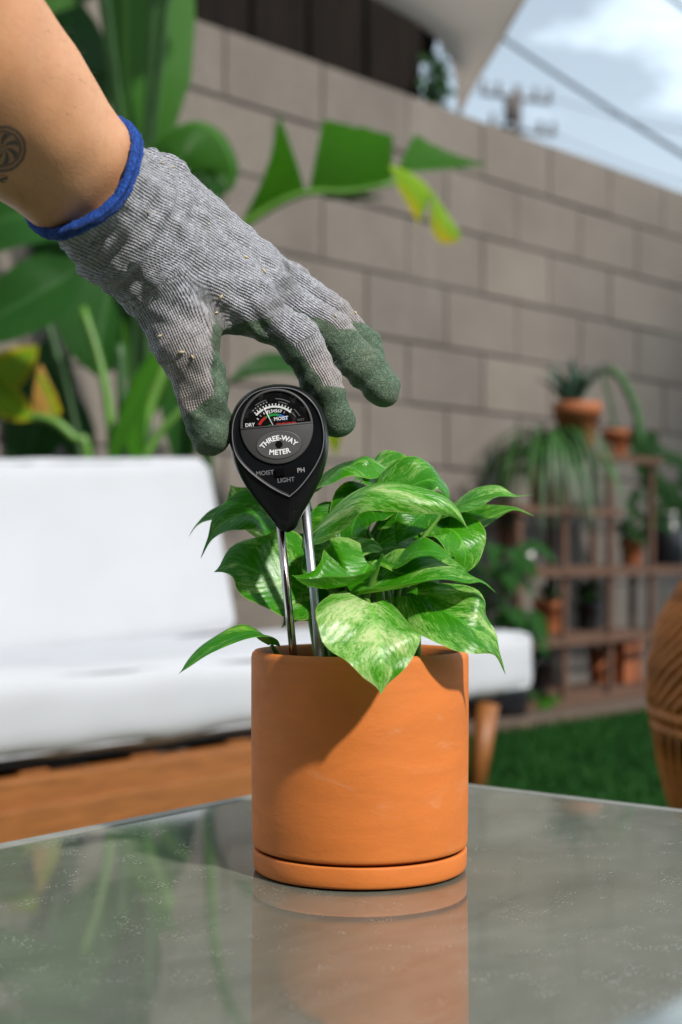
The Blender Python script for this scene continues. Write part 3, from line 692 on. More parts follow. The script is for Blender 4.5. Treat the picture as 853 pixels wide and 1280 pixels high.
# ================================================================== TABLE
ZT = 0.3606
K = Vector((0.022, 1.252, 0)); TD1 = Vector((-math.sin(R(38.5)), -math.cos(R(38.5)), 0)); TD2 = Vector((-TD1.y, TD1.x, 0))
def build_table():
    c = K+TD1*0.48+TD2*0.40; ang = math.atan2(-TD1.y, -TD1.x)
    t = thing('glass_table', 'low table with a dusty grey glass top under the terracotta pot', 'table', (c.x, c.y, 0), ang)
    a, b = 0.48, 0.40
    m = MB(); m.box((-a, -b, ZT-0.011), (a, b, ZT)); me = bevel_mesh(m.mesh('glass_top', M['glass'], smooth=False), 0.0035, 3); link('glass_top', me, t)
    for lo, hi in (((-a+0.03, -b+0.03), (a-0.03, -b+0.065)), ((-a+0.03, b-0.065), (a-0.03, b-0.03)), ((-a+0.03, -b+0.067), (-a+0.065, b-0.067)), ((a-0.065, -b+0.067), (a-0.03, b-0.067))):
        m = MB(); m.box(lo+(ZT-0.04,), hi+(ZT-0.012,)); link('frame_rail', bevel_mesh(m.mesh('frame_rail', M['tableframe'], smooth=False), 0.002), t)
    m = MB(); m.box((-a+0.067, -b+0.067, ZT-0.022), (a-0.067, b-0.067, ZT-0.0125)); link('under_panel', m.mesh('under_panel', M['tableframe'], smooth=False), t)
    for lo, hi in (((-a+.004, -b+.004), (a-.004, -b+.015)), ((-a+.004, b-.015), (a-.004, b-.004)), ((-a+.004, -b+.0155), (-a+.015, b-.0155)), ((a-.015, -b+.0155), (a-.004, b-.0155))):
        m = MB(); m.box(lo+(ZT-.0005,), hi+(ZT+.0006,)); link('edge_strip', m.mesh('edge_strip', M['edge_strip'], smooth=False), t)
    for sx in (-1, 1):
        for sy in (-1, 1):
            x, y = sx*(a-0.05), sy*(b-0.05); m = MB(); m.box((x-0.017, y-0.017, 0), (x+0.017, y+0.017, ZT-0.041)); link('leg', bevel_mesh(m.mesh('leg', M['tableframe'], smooth=False), 0.003), t)
build_table()

# ================================================================== POT + POTHOS
PC = Vector((0.0113, 0.87, 0)); ZR = 0.4915
def build_pot():
    p = thing('terracotta_pot', 'smooth orange terracotta pot with matching saucer standing on the glass table', 'pot', (PC.x, PC.y, ZT))
    R0 = 0.065; z0 = ZT+0.0125
    prof = [(0.0, ZT+.0058), (.052, ZT+.0058), (.0545, ZT+.008), (.0562, ZT+.0125), (.0618, ZT+.0150), (.0634, ZT+.0154), (.0641, ZT+.0163), (0.0644, ZT+.0182), (0.0647, z0+0.03), (0.0650, z0+0.07), (R0, ZR-0.004), (R0-0.0006, ZR-0.0015), (R0-0.0022, ZR), (R0-0.0048, ZR-0.0004), (R0-0.0062, ZR-0.002), (R0-0.0064, ZR-0.006), (R0-0.0066, ZR-0.05), (0.0, ZR-0.05)]
    m = MB(); m.lathe([(max(r, 1e-4), z) for r, z in prof], (PC.x, PC.y, 0), 128, close_ends=False); part('pot_body', m, M['terracotta'], p)
    s = [(1e-4, ZT+0.0008), (0.060, ZT+0.0008), (0.0630, ZT+0.0015), (0.0636, ZT+0.0030), (0.0639, ZT+0.0060), (0.0640, ZT+0.0124), (0.0638, ZT+0.0132), (0.0632, ZT+0.0136), (0.0612, ZT+0.0134), (0.0600, ZT+0.0120), (0.0592, ZT+0.0060), (1e-4, ZT+0.0055)]
    m = MB(); m.lathe(s, (PC.x, PC.y, 0), 128, close_ends=False); part('saucer', m, M['terracotta'], p)
    so_ = MB(); rows = []
    for i in range(15):
        r = 0.0584*i/14+1e-4
        rows.append([(PC.x+r*math.cos(a), PC.y+r*math.sin(a), ZR-0.013+0.004*noise.noise(Vector((r*60*math.cos(a), r*60*math.sin(a), 0)))) for a in np.linspace(0, 2*np.pi, 48, endpoint=False)])
    so_.grid(rows, closed=True); part('soil', so_, M['soil'], p)
build_pot()

UP = Vector((0, 0, 1)); TO = Vector((0, -1, 0)); LT = Vector((-1, 0, 0)); RT = Vector((1, 0, 0))
def build_pothos():
    pl = thing('pothos_plant', 'bushy green and white marbled pothos growing in the terracotta pot', 'houseplant', (PC.x, PC.y, ZR-0.013))
    # midrib pixels with depth, normal, half widths (m)
    D = 0.87
    mm = 0.001
    leaves = [
     # front hanging leaf
     ('pothos_pale', [(464,754,.802),(473,790,.778),(478,830,.768),(477,868,.768)], (0.28,-.78,.62), 25*mm, 35*mm, dict(fold=8, curl=-.15, nrm2=(0.10,-1,.12), wave=.14, lobe=.12), (440,800,.84)),
     # right hanging leaf with long tail
     ('pothos', [(522,744,.832),(560,766,.820),(590,784,.815),(612,802,.818),(624,820,.822),(632,843,.828)], (-.25,-.55,.85), 22*mm, 23*mm, dict(prof='tail', fold=10, curl=-.2, wave=.20, nrm2=(.3,-.85,.5)), (490,800,.85)),
     # long flat leaf with tip to the right
     ('pothos', [(438,745,.835),(490,735,.82),(545,724,.815),(582,729,.815),(602,728,.816),(620,741,.818)], (.0,-.45,1), 30*mm, 18*mm, dict(prof='tail', fold=14, curl=.10, wave=.10, lobe=.1), (462,790,.85)),
     # curled pale leaf in front of the probe
     ('pothos_pale', [(462,706,.820),(444,728,.810),(410,736,.806),(384,732,.806),(365,719,.812)], (.05,-.55,1), 15*mm, 22*mm, dict(fold=22, curl=.55, wave=.08, lobe=.10), (455,780,.85)),
     # dark leaf behind it
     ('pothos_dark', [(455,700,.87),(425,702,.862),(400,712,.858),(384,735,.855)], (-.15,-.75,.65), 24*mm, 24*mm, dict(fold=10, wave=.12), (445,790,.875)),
     # big left leaf
     ('pothos', [(388,742,.875),(360,728,.868),(325,716,.864),(295,706,.864),(268,715,.866)], (-.05,-.9,.45), 23*mm, 34*mm, dict(fold=6, curl=-.10, wave=.12, lobe=.14, nrm2=(-.1,-.7,.7)), (400,800,.87)),
     # low left leaf trailing over the rim
     ('pothos_dark', [(342,806,.845),(328,793,.832),(300,795,.822),(262,812,.815),(236,832,.812),(223,843,.812)], (-.1,-.50,.9), 7*mm, 12*mm, dict(fold=16, curl=-.2, wave=.05, lobe=.05), (352,812,.855)),
     # left upper pair
     ('pothos', [(345,652,.905),(318,640,.897),(285,650,.892),(264,672,.89),(251,698,.89)], (-.35,-.80,.55), 18*mm, 18*mm, dict(prof='tail', fold=14, curl=-.1, wave=.1), (400,790,.89)),
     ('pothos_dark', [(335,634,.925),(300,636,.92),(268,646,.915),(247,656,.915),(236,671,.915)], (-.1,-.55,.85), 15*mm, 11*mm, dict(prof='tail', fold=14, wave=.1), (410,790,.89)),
     ('pothos_pale', [(348,660,.945),(322,636,.945),(300,622,.945),(288,606,.948)], (-.3,-.7,.5), 17*mm, 17*mm, dict(fold=10, wave=.1), (420,790,.90)),
     # top leaves
     ('pothos_pale', [(398,606,.905),(425,586,.895),(452,580,.89),(478,588,.89),(502,608,.89)], (.0,-.55,.9), 17*mm, 24*mm, dict(fold=10, curl=-.2, wave=.15, lobe=.12), (425,790,.88)),
     ('pothos', [(452,600,.925),(476,582,.92),(500,576,.918),(520,588,.918)], (.0,-.5,.9), 12*mm, 15*mm, dict(fold=12, wave=.1), (450,790,.90)),
     ('pothos', [(478,640,.875),(508,612,.87),(538,600,.868),(556,612,.868),(562,640,.868)], (.35,-.75,.70), 21*mm, 14*mm, dict(fold=8, curl=-.25, wave=.2, nrm2=(.8,-.5,.4)), (490,790,.87)),
     ('pothos_pale', [(398,660,.85),(440,622,.84),(480,610,.832),(530,618,.83),(566,634,.832),(586,662,.836)], (.15,-.50,.90), 10*mm, 17*mm, dict(fold=8, curl=-.45, wave=.08, lobe=.08, nrm2=(.6,-.8,.4)), (470,790,.86)),
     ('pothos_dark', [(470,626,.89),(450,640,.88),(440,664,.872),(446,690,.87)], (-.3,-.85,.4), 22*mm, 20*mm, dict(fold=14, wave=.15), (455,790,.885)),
     # right top leaf with long tips
     ('pothos_pale', [(560,640,.895),(590,624,.885),(620,616,.88),(645,620,.878),(668,618,.876)], (.0,-.55,.9), 13*mm, 20*mm, dict(prof='tail', fold=12, curl=-.1, wave=.08, lobe=.1), (505,790,.89)),
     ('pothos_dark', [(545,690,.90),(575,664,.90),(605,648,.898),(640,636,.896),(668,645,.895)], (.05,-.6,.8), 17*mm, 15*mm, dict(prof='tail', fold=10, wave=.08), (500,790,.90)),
     # right hanging pale leaf
     ('pothos_pale', [(548,655,.885),(572,668,.872),(582,694,.868),(576,724,.870)], (.45,-.85,.15), 20*mm, 19*mm, dict(fold=6, wave=.10, lobe=.1), (500,790,.88)),
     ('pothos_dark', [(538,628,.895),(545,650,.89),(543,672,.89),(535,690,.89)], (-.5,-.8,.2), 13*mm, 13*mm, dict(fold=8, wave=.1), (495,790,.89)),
     # middle
     ('pothos', [(540,676,.915),(510,664,.908),(485,668,.903),(468,688,.90)], (-.1,-.75,.65), 19*mm, 19*mm, dict(fold=8, wave=.12), (470,790,.895)),
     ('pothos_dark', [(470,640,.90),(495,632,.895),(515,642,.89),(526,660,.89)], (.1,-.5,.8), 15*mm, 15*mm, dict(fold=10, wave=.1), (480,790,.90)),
     ('pothos', [(545,690,.87),(510,690,.858),(478,700,.85),(452,716,.845)], (-.1,-.55,.85), 20*mm, 18*mm, dict(fold=12, wave=.1), (480,790,.875)),
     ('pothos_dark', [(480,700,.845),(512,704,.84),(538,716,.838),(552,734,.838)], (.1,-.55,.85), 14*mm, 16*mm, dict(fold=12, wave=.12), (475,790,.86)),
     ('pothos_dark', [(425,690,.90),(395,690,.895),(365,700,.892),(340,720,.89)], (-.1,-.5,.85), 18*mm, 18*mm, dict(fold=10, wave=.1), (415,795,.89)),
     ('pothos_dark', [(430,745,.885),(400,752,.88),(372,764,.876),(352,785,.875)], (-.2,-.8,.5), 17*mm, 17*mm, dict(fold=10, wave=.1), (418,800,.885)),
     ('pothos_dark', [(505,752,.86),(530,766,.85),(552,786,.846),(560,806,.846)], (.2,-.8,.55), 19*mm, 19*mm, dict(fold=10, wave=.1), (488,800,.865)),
     ('pothos_dark', [(475,716,.895),(455,730,.89),(440,752,.888),(432,775,.887)], (-.1,-.85,.45), 17*mm, 18*mm, dict(fold=10, wave=.1), (452,800,.885)),
     ('pothos', [(470,612,.89),(462,596,.885),(448,588,.883),(430,594,.882)], (-.2,-.6,.8), 12*mm, 12*mm, dict(fold=10, wave=.1), (445,790,.885)),
     ('pothos_dark', [(535,640,.86),(520,650,.855),(505,664,.852),(496,682,.852)], (-.3,-.8,.5), 11*mm, 12*mm, dict(fold=10, wave=.12), (485,790,.87)),
     ('pothos_dark', [(420,640,.885),(408,655,.88),(396,672,.878),(390,694,.877)], (-.3,-.85,.4), 13*mm, 13*mm, dict(fold=10, wave=.12), (415,790,.88)),
     ('pothos', [(500,702,.835),(522,690,.828),(546,690,.825),(570,702,.825)], (.1,-.6,.8), 11*mm, 12*mm, dict(fold=12, wave=.1), (480,790,.86)),
     ('pothos_pale', [(420,705,.86),(440,690,.855),(462,684,.853),(484,690,.853)], (.0,-.55,.85), 11*mm, 13*mm, dict(fold=12, wave=.12), (440,790,.87)),
     # rear side, towards the sofa
     ('pothos', [(480,690,.94),(455,672,.96),(430,672,.985),(410,690,1.0)], (-.2,.3,.9), 22*mm, 22*mm, dict(fold=10, wave=.1), (455,795,.90)),
     ('pothos', [(510,690,.935),(530,672,.955),(548,676,.98),(560,700,.995)], (.2,.3,.9), 22*mm, 22*mm, dict(fold=10, wave=.1), (480,795,.90)),
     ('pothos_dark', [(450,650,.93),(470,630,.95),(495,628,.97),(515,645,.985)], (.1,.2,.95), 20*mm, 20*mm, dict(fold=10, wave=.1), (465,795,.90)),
    ]
    for q, (mat, mid, nrm, wl, wr, kw, root) in enumerate(leaves):
        pts = [P(*p) for p in mid]
        kw['wave'] = kw.get('wave', .1)*1.5; kw['twist'] = ((q*37) % 23-11)*1.6
        lf = add_leaf(pl, M[mat], pts, nrm, wl, wr, seed=q, **kw)
        r0 = P(*root); r0.z = ZR-0.014
        rel = Vector((r0.x-PC.x, r0.y-PC.y, 0))
        if rel.length > 0.048: r0 = Vector((PC.x, PC.y, r0.z))+rel.normalized()*0.048
        e = pts[0]; d = (pts[1]-pts[0]).normalized()
        h = e.z-r0.z; c1 = r0.lerp(e, 0.35)+Vector((0, 0, 0.25*max(h, 0.01))); bk = Vector(nrm).normalized()*-0.0022; e = e+bk; c2 = e-d*0.010+bk*2
        m = MB(); m.tube(bez([r0, c1, c2, e+d*0.003], 14), list(np.linspace(0.0024, 0.0013, 14)), 8); part('leaf_stalk', m, M['stalk'], pl)
    for q in range(7):
        a = random.uniform(0, 6.28); r_ = random.uniform(0.008, 0.035); b = Vector((PC.x+r_*math.cos(a), PC.y+r_*math.sin(a), ZR-0.016))
        m = MB(); m.tube(bez([b, b+Vector((random.uniform(-.012, .012), random.uniform(-.012, .012), 0.03)), b+Vector((random.uniform(-.02, .02), random.uniform(-.02, .02), 0.06))], 8), [0.003]*8, 8); part('vine', m, M['stalk'], pl)
build_pothos()

# ================================================================== METER
MO = P(350, 560, 0.828); MTILT = R(5.5)
MX = Matrix.Translation(MO) @ Matrix.Rotation(-MTILT, 4, 'Y') @ Matrix.Rotation(R(90), 4, 'X')   # local x right, y up, z to the viewer
def loc(x, y, z): return MX @ Vector((x*0.001, y*0.001, z*0.001))
def outline(tab, n=40, tipx=0.0):
    ys = [a for a, _ in tab]; ymin, ymax = min(ys), max(ys); pts = []
    tb = sorted(tab); xs = [a for a, _ in tb]; ws = [b for _, b in tb]
    for i in range(n+1):
        y = ymax-(ymax-ymin)*(0.5-0.5*math.cos(math.pi*i/n)); pts.append((float(np.interp(y, xs, ws)), y))
    full = pts+[(-w, y) for w, y in pts[-2:0:-1]]
    return [(x+tipx*max(0, (-y)/(-ymin))**1.5 if y < 0 else x, y) for x, y in full]
def dense(tab):
    p = bez([(a, b, 0) for a, b in tab], 160); return [(q.x, max(0, q.y)) for q in p]
BODY = dense([(36.6, 0), (35.6, 8), (32.5, 16), (26, 23), (17, 27), (6, 28.2), (-5, 27.2), (-16, 23.5), (-26, 18), (-35, 12), (-42, 7.5), (-46.5, 4.5), (-48.6, 0)])
FACE = dense([(33.6, 0), (32.6, 8), (29.4, 15), (23, 21.2), (15, 24.8), (5, 25.8), (-4, 24), (-12, 19), (-19, 12.5), (-24.5, 6.2), (-28.5, 0)])
def build_meter():
    mt = thing('soil_meter', 'black teardrop three-way soil meter with two metal probes pushed into the pot', 'soil meter', MO)
    def ring(tab, k, z, dy=0, tipx=0): return [loc(x*k, (y-dy)*k+dy, z) for x, y in outline(tab, 40, tipx)]
    m = MB()
    rows = [ring(BODY, 0.35, -19, 4), ring(BODY, 0.70, -17.6, 4), ring(BODY, 0.88, -14, 2), ring(BODY, 0.965, -8.5, 0), ring(BODY, 0.997, -3, 0), ring(BODY, 1.0, 0, 0), ring(BODY, 0.985, 3, 1)]
    f0 = outline(FACE, 40, 3.0); b0 = outline(BODY, 40)
    for k, z in ((0.35, 5.2), (0.75, 6.9), (0.97, 7.7)):
        rows.append([loc(bx*0.985*(1-k)+fx*1.03*k, by*0.985*(1-k)+fy*1.03*k, z) for (fx, fy), (bx, by) in zip(f0, b0)])
    m.grid(rows, closed=True); n = len(rows[0]); m.cap(list(range(n))[::-1]); m.cap([len(m.v)-n+k for k in range(n)])
    body = part('body', m, M['black'], mt)
    m = MB(); rows = [[loc(x*k, y*k, z) for x, y in f0] for k, z in ((1.03, 7.5), (1.03, 8.3), (1.015, 8.8), (0.995, 8.8), (0.985, 8.2), (0.93, 8.1), (0.5, 8.1))]
    m.grid(rows, closed=True); m.cap([len(m.v)-n+k for k in range(n)]); part('face', m, M['blackface'], mt)
    m = MB(); m.tube([loc(x*1.0, y*1.0, 8.75) for x, y in f0]+[loc(f0[0][0], f0[0][1], 8.75)], 0.00034, 6); part('face_trim', m, M['trim'], mt)
    # panel: oval with a domed window above and a grey plate below
    def oval(cx, cy, rx, ry, z, a0=0, a1=360, n=48): return [loc(cx+rx*math.cos(R(a0+(a1-a0)*i/n)), cy+ry*math.sin(R(a0+(a1-a0)*i/n)), z) for i in range(n+1)]
    ox, oy, rx, ry = -0.3, 11.5, 20.6, 21.2
    m = MB(); cc = loc(ox, oy-7, 9.3)
    rows = [oval(ox, oy, rx, ry, 8.0, 178, 362), oval(ox, oy, rx, ry, 9.0, 178, 362), oval(ox, oy, rx*0.975, ry*0.975, 9.4, 178, 362)]; m.grid(rows)
    b = len(m.v); m.cap([b-49+k for k in range(49)]); plate = part('face_plate', m, M['greyface'], mt)
    m = MB(); pts = oval(ox, oy+0.4, rx*0.93, ry*0.93, 8.6, 2, 178); b = len(m.v); m.v.extend([tuple(p) for p in pts]); m.cap(list(range(b, b+49))); dial = part('dial', m, M['dial'], mt)
    m = MB(); rows = [oval(ox, oy+0.2, rx*1.0, ry*1.0, 8.2, 1, 179), oval(ox, oy+0.2, rx*1.0, ry*1.0, 9.3, 1, 179), oval(ox, oy+0.2, rx*0.96, ry*0.96, 9.7, 1, 179), oval(ox, oy+0.2, rx*0.935, ry*0.935, 9.4, 1, 179), oval(ox, oy+0.2, rx*0.93, ry*0.93, 8.5, 1, 179)]
    m.grid(rows); m.tube([loc(ox-rx*0.98, oy+0.5, 9.2), loc(ox+rx*0.98, oy+0.5, 9.2)], 0.0006, 6); part('window_rim', m, M['greyface'], mt)
    m = MB(); rows = [[loc(ox+rx*0.94*k*math.cos(R(2+176*i/40)), oy+0.4+ry*0.94*k*math.sin(R(2+176*i/40)), 9.3+1.0*(1-k*k)) for i in range(41)] for k in (1.0, 0.85, 0.65, 0.4, 0.15, 0.01)]; m.grid(rows); part('window', m, M['clear'], mt)
    # printed arcs, needle
    def arc(rad, a0, a1, w, mat, z=8.95, cy=9.0, sx=1.0, name='scale_mark', cx=-1.5):
        m = MB(); rows = [[loc(cx+r*sx*math.cos(R(a)), cy+r*math.sin(R(a)), z) for a in np.linspace(a0, a1, 20)] for r in (rad, rad+w)]; m.grid(rows); return part(name, m, M[mat], dial)
    arc(13.4, 45, 134, 1.1, 'ink_white', name='scale_arc'); arc(9.0, 118, 150, 1.5, 'ink_red', cy=8.5, name='scale_arc'); arc(9.2, 72, 117, 1.3, 'ink_green', cy=8.5, name='scale_arc'); arc(9.2, 42, 71, 1.4, 'ink_blue', cy=8.5, name='scale_arc')
    for a in range(48, 134, 7): arc(14.4, a-1.1, a+1.1, 1.3, 'ink_white')
    for k in range(8): arc(11.2, 140-k*11.5, 140-k*11.5-2.2, 1.3, 'ink_white' if k in (0, 2, 3, 4) else 'ink_grey')
    for k in range(6): arc(16.6, 132-k*6, 132-k*6-2.5, 0.7, 'ink_grey')
    for k, (rr, a0, a1) in enumerate(((16.5, 60, 78), (18.2, 58, 84), (14.0, 30, 44), (16.2, 26, 44), (18.0, 100, 122))): arc(rr, a0, a1, 0.45, 'ink_dim')
    for k in range(4):
        m = MB(); m.grid([[loc(x, y, 8.75) for x in (-0.4+k*2.9, 2.1+k*2.9)] for y in (12.1, 13.3)]); part('scale_mark', m, M['ink_red'], dial)
    m = MB(); m.v.extend([tuple(loc(*p)) for p in ((-6, 12.2, 8.75), (-2.8, 12.2, 8.75), (-2.8, 13.6, 8.75))]); m.cap([0, 1, 2]); part('scale_mark', m, M['ink_green'], dial)
    m = MB(); m.tube([loc(-2.2, 12.0, 9.2), loc(-6.9, 23.6, 9.2)], [0.00042, 0.00030], 6); part('needle', m, M['ink_white'], dial)
    # badge
    m = MB(); rows = [oval(0, 1.2, 12.8, 8.0, 9.35), oval(0, 1.2, 12.8, 8.0, 9.75), oval(0, 1.2, 12.4, 7.6, 9.9), oval(0, 1.2, 2.2, 2.2, 9.9), oval(0, 1.2, 1.9, 1.9, 9.2)]; m.grid(rows); b = len(m.v); m.cap([b-49+k for k in range(48)]); bd = part('badge', m, M['badge'], mt, smooth=False)
    m = MB(); rows = [oval(0, 1.2, 13.2, 8.4, 9.38), oval(0, 1.2, 12.85, 8.05, 9.42)]; m.grid(rows); part('badge_groove', m, M['dial'], bd)
    m = MB(); m.grid([oval(0, 1.2, 1.9, 1.9, 9.93), oval(0, 1.2, 0.1, 0.1, 9.93)]); part('screw_hole', m, M['dial'], bd)
    # text
    def text(s, size, x, y, z, mat, parent, bend=None, bold=0.0, name='lettering', flip=False):
        cu = bpy.data.curves.new('txt', 'FONT'); cu.body = s; cu.size = size; cu.align_x = 'CENTER'; cu.align_y = 'CENTER'; cu.offset = bold; cu.extrude = 0.03; cu.resolution_u = 3
        to = bpy.data.objects.new('txt', cu); COL.objects.link(to); dg = bpy.context.evaluated_depsgraph_get()
        me = bpy.data.meshes.new_from_object(to.evaluated_get(dg)); bpy.data.objects.remove(to); bpy.data.curves.remove(cu)
        me.name = name; o0 = base_of(parent)
        for v in me.vertices:
            px, py, pz = v.co
            if bend:
                a = px/bend; py2 = py
                if bend > 0: px, py = (bend+py2)*math.sin(a), (bend+py2)*math.cos(a)-bend
                else: px, py = (-bend-py2)*math.sin(-a)*1.0, -((-bend-py2)*math.cos(a)+bend)
            v.co = loc(x+px, y+py, z+pz)-o0
        me.materials.clear(); me.materials.append(M[mat]); return link(name, me, parent)
    text('THREE-WAY', 4.0, 0, 4.9, 9.95, 'ink_white', bd, bend=13.0, bold=0.10)
    text('METER', 4.0, 0, -3.2, 9.95, 'ink_white', bd, bend=-26.0, bold=0.10)
    text('MOIST', 3.5, -9.4, -13.9, 8.15, 'ink_dim', mt, bold=0.05)
    text('PH', 3.6, 11.0, -14.3, 8.15, 'ink_grey', mt, bold=0.05)
    text('LIGHT', 3.5, 2.0, -19.0, 8.15, 'ink_dim', mt, bold=0.05)
    text('DRY', 2.8, -15.2, 13.8, 8.95, 'ink_white', dial, bold=0.06)
    text('MOIST', 2.8, 2.6, 15.8, 8.95, 'ink_white', dial, bold=0.06)
    text('WET', 2.0, 13.6, 14.0, 8.95, 'ink_dim', dial)
    text('1234567', 2.6, -1.0, 20.4, 8.95, 'ink_white', dial, bend=13.0, bold=0.03)
    # slide switch
    m = MB(); 
    def lb(lo, hi):
        c = [loc(x, y, z) for x, y, z in ((lo[0],lo[1],lo[2]),(hi[0],lo[1],lo[2]),(hi[0],hi[1],lo[2]),(lo[0],hi[1],lo[2]),(lo[0],lo[1],hi[2]),(hi[0],lo[1],hi[2]),(hi[0],hi[1],hi[2]),(lo[0],hi[1],hi[2]))]
        b = len(m.v); m.v.extend([tuple(p) for p in c])
        for q in ((0,3,2,1),(4,5,6,7),(0,1,5,4),(1,2,6,5),(2,3,7,6),(3,0,4,7)): m.cap([b+k for k in q])
    lb((-4.0, -16.6, 7.9), (7.4, -12.0, 8.16)); sw = part('switch_slot', m, M['dial'], mt, smooth=False)
    m = MB(); lb((-3.6, -16.3, 8.18), (1.6, -12.3, 8.9))
    for k in range(4): lb((-3.2+k*1.3, -16.2, 8.92), (-2.6+k*1.3, -12.4, 9.5))
    part('switch_knob', m, M['black'], sw, smooth=False)
    # probes
    for bx, px, mat, r_, lab in ((-4.2, (358, 815), 'chrome', 2.35, 'dark chrome probe'), (11.2, (392, 820), 'alu', 2.6, 'pale aluminium probe')):
        top = loc(bx, -33, -4); dirv = (loc(0, -1, 0)-loc(0, 0, 0)).normalized()
        bot = top+dirv*0.118; bot.y += 0.016
        m = MB(); m.tube([top, top.lerp(bot, 0.97), bot], [r_*0.001, r_*0.001, 0.0004], 24); part('probe', m, M[mat], mt, label=lab)
build_meter()

# ================================================================== ARM + GLOVE (signed distance field -> mesh)
def capsules_sdf(X, Y, Z, caps, k):
    out = None
    for a, b, ra, rb in caps:
        ba = b-a; L2 = ba.dot(ba); t = np.clip(((X-a.x)*ba.x+(Y-a.y)*ba.y+(Z-a.z)*ba.z)/L2, 0, 1)
        d = np.sqrt((X-a.x-ba.x*t)**2+(Y-a.y-ba.y*t)**2+(Z-a.z-ba.z*t)**2)-(ra+(rb-ra)*t)
        if out is None: out = d
        else:
            h = np.clip(0.5+0.5*(out-d)/k, 0, 1); out = out*(1-h)+d*h-k*h*(1-h)
    return out
def surface_nets(Fg, org, h):
    nx, ny, nz = Fg.shape; S = Fg < 0
    cs = [S[i:nx-1+i, j:ny-1+j, k:nz-1+k] for i in (0, 1) for j in (0, 1) for k in (0, 1)]
    cnt = sum(c.astype(np.int8) for c in cs); act = (cnt > 0) & (cnt < 8); idx = np.full(act.shape, -1, dtype=np.int64); A = np.argwhere(act); idx[act] = np.arange(len(A))
    acc = np.zeros((len(A), 3)); num = np.zeros(len(A))
    cor = [(i, j, k) for i in (0, 1) for j in (0, 1) for k in (0, 1)]
    for p in range(8):
        for ax in range(3):
            if cor[p][ax]: continue
            q = list(cor[p]); q[ax] = 1
            fa = Fg[A[:, 0]+cor[p][0], A[:, 1]+cor[p][1], A[:, 2]+cor[p][2]]; fb = Fg[A[:, 0]+q[0], A[:, 1]+q[1], A[:, 2]+q[2]]
            x = (fa < 0) != (fb < 0); t = np.zeros(len(A)); t[x] = fa[x]/(fa[x]-fb[x])
            pos = np.tile(np.array(cor[p], float), (len(A), 1)); pos[:, ax] += t
            acc[x] += pos[x]; num[x] += 1
    V = (A+acc/num[:, None])*h+np.array(org); quads = []
    for ax in range(3):
        o1, o2 = [(1, 2), (2, 0), (0, 1)][ax]
        sl0 = [slice(None)]*3; sl1 = [slice(None)]*3; sl0[ax] = slice(0, -1); sl1[ax] = slice(1, None)
        s0, s1 = S[tuple(sl0)], S[tuple(sl1)]; E = np.argwhere(s0 != s1)
        E = E[(E[:, o1] > 0) & (E[:, o2] > 0) & (E[:, o1] < Fg.shape[o1]-1) & (E[:, o2] < Fg.shape[o2]-1)]
        ins = s0[E[:, 0], E[:, 1], E[:, 2]]
        def g(d1, d2):
            c = E.copy(); c[:, o1] -= d1; c[:, o2] -= d2; return idx[c[:, 0], c[:, 1], c[:, 2]]
        q = np.stack([g(1, 1), g(0, 1), g(0, 0), g(1, 0)], 1); q[~ins] = q[~ins][:, ::-1]; quads.append(q)
    return V, np.concatenate(quads)
def np_mesh(name, V, Q, mat):
    me = bpy.data.meshes.new(name); me.vertices.add(len(V)); me.vertices.foreach_set('co', V.reshape(-1).astype(np.float32))
    n = len(Q); me.loops.add(n*4); me.loops.foreach_set('vertex_index', Q.reshape(-1).astype(np.int32)); me.polygons.add(n); me.polygons.foreach_set('loop_start', (np.arange(n)*4).astype(np.int32))
    me.update(calc_edges=True); me.polygons.foreach_set('use_smooth', [True]*n); me.materials.append(mat); return me
def attr(me, name, vals):
    a = me.attributes.new(name, 'FLOAT', 'POINT'); a.data.foreach_set('value', vals.astype(np.float32))

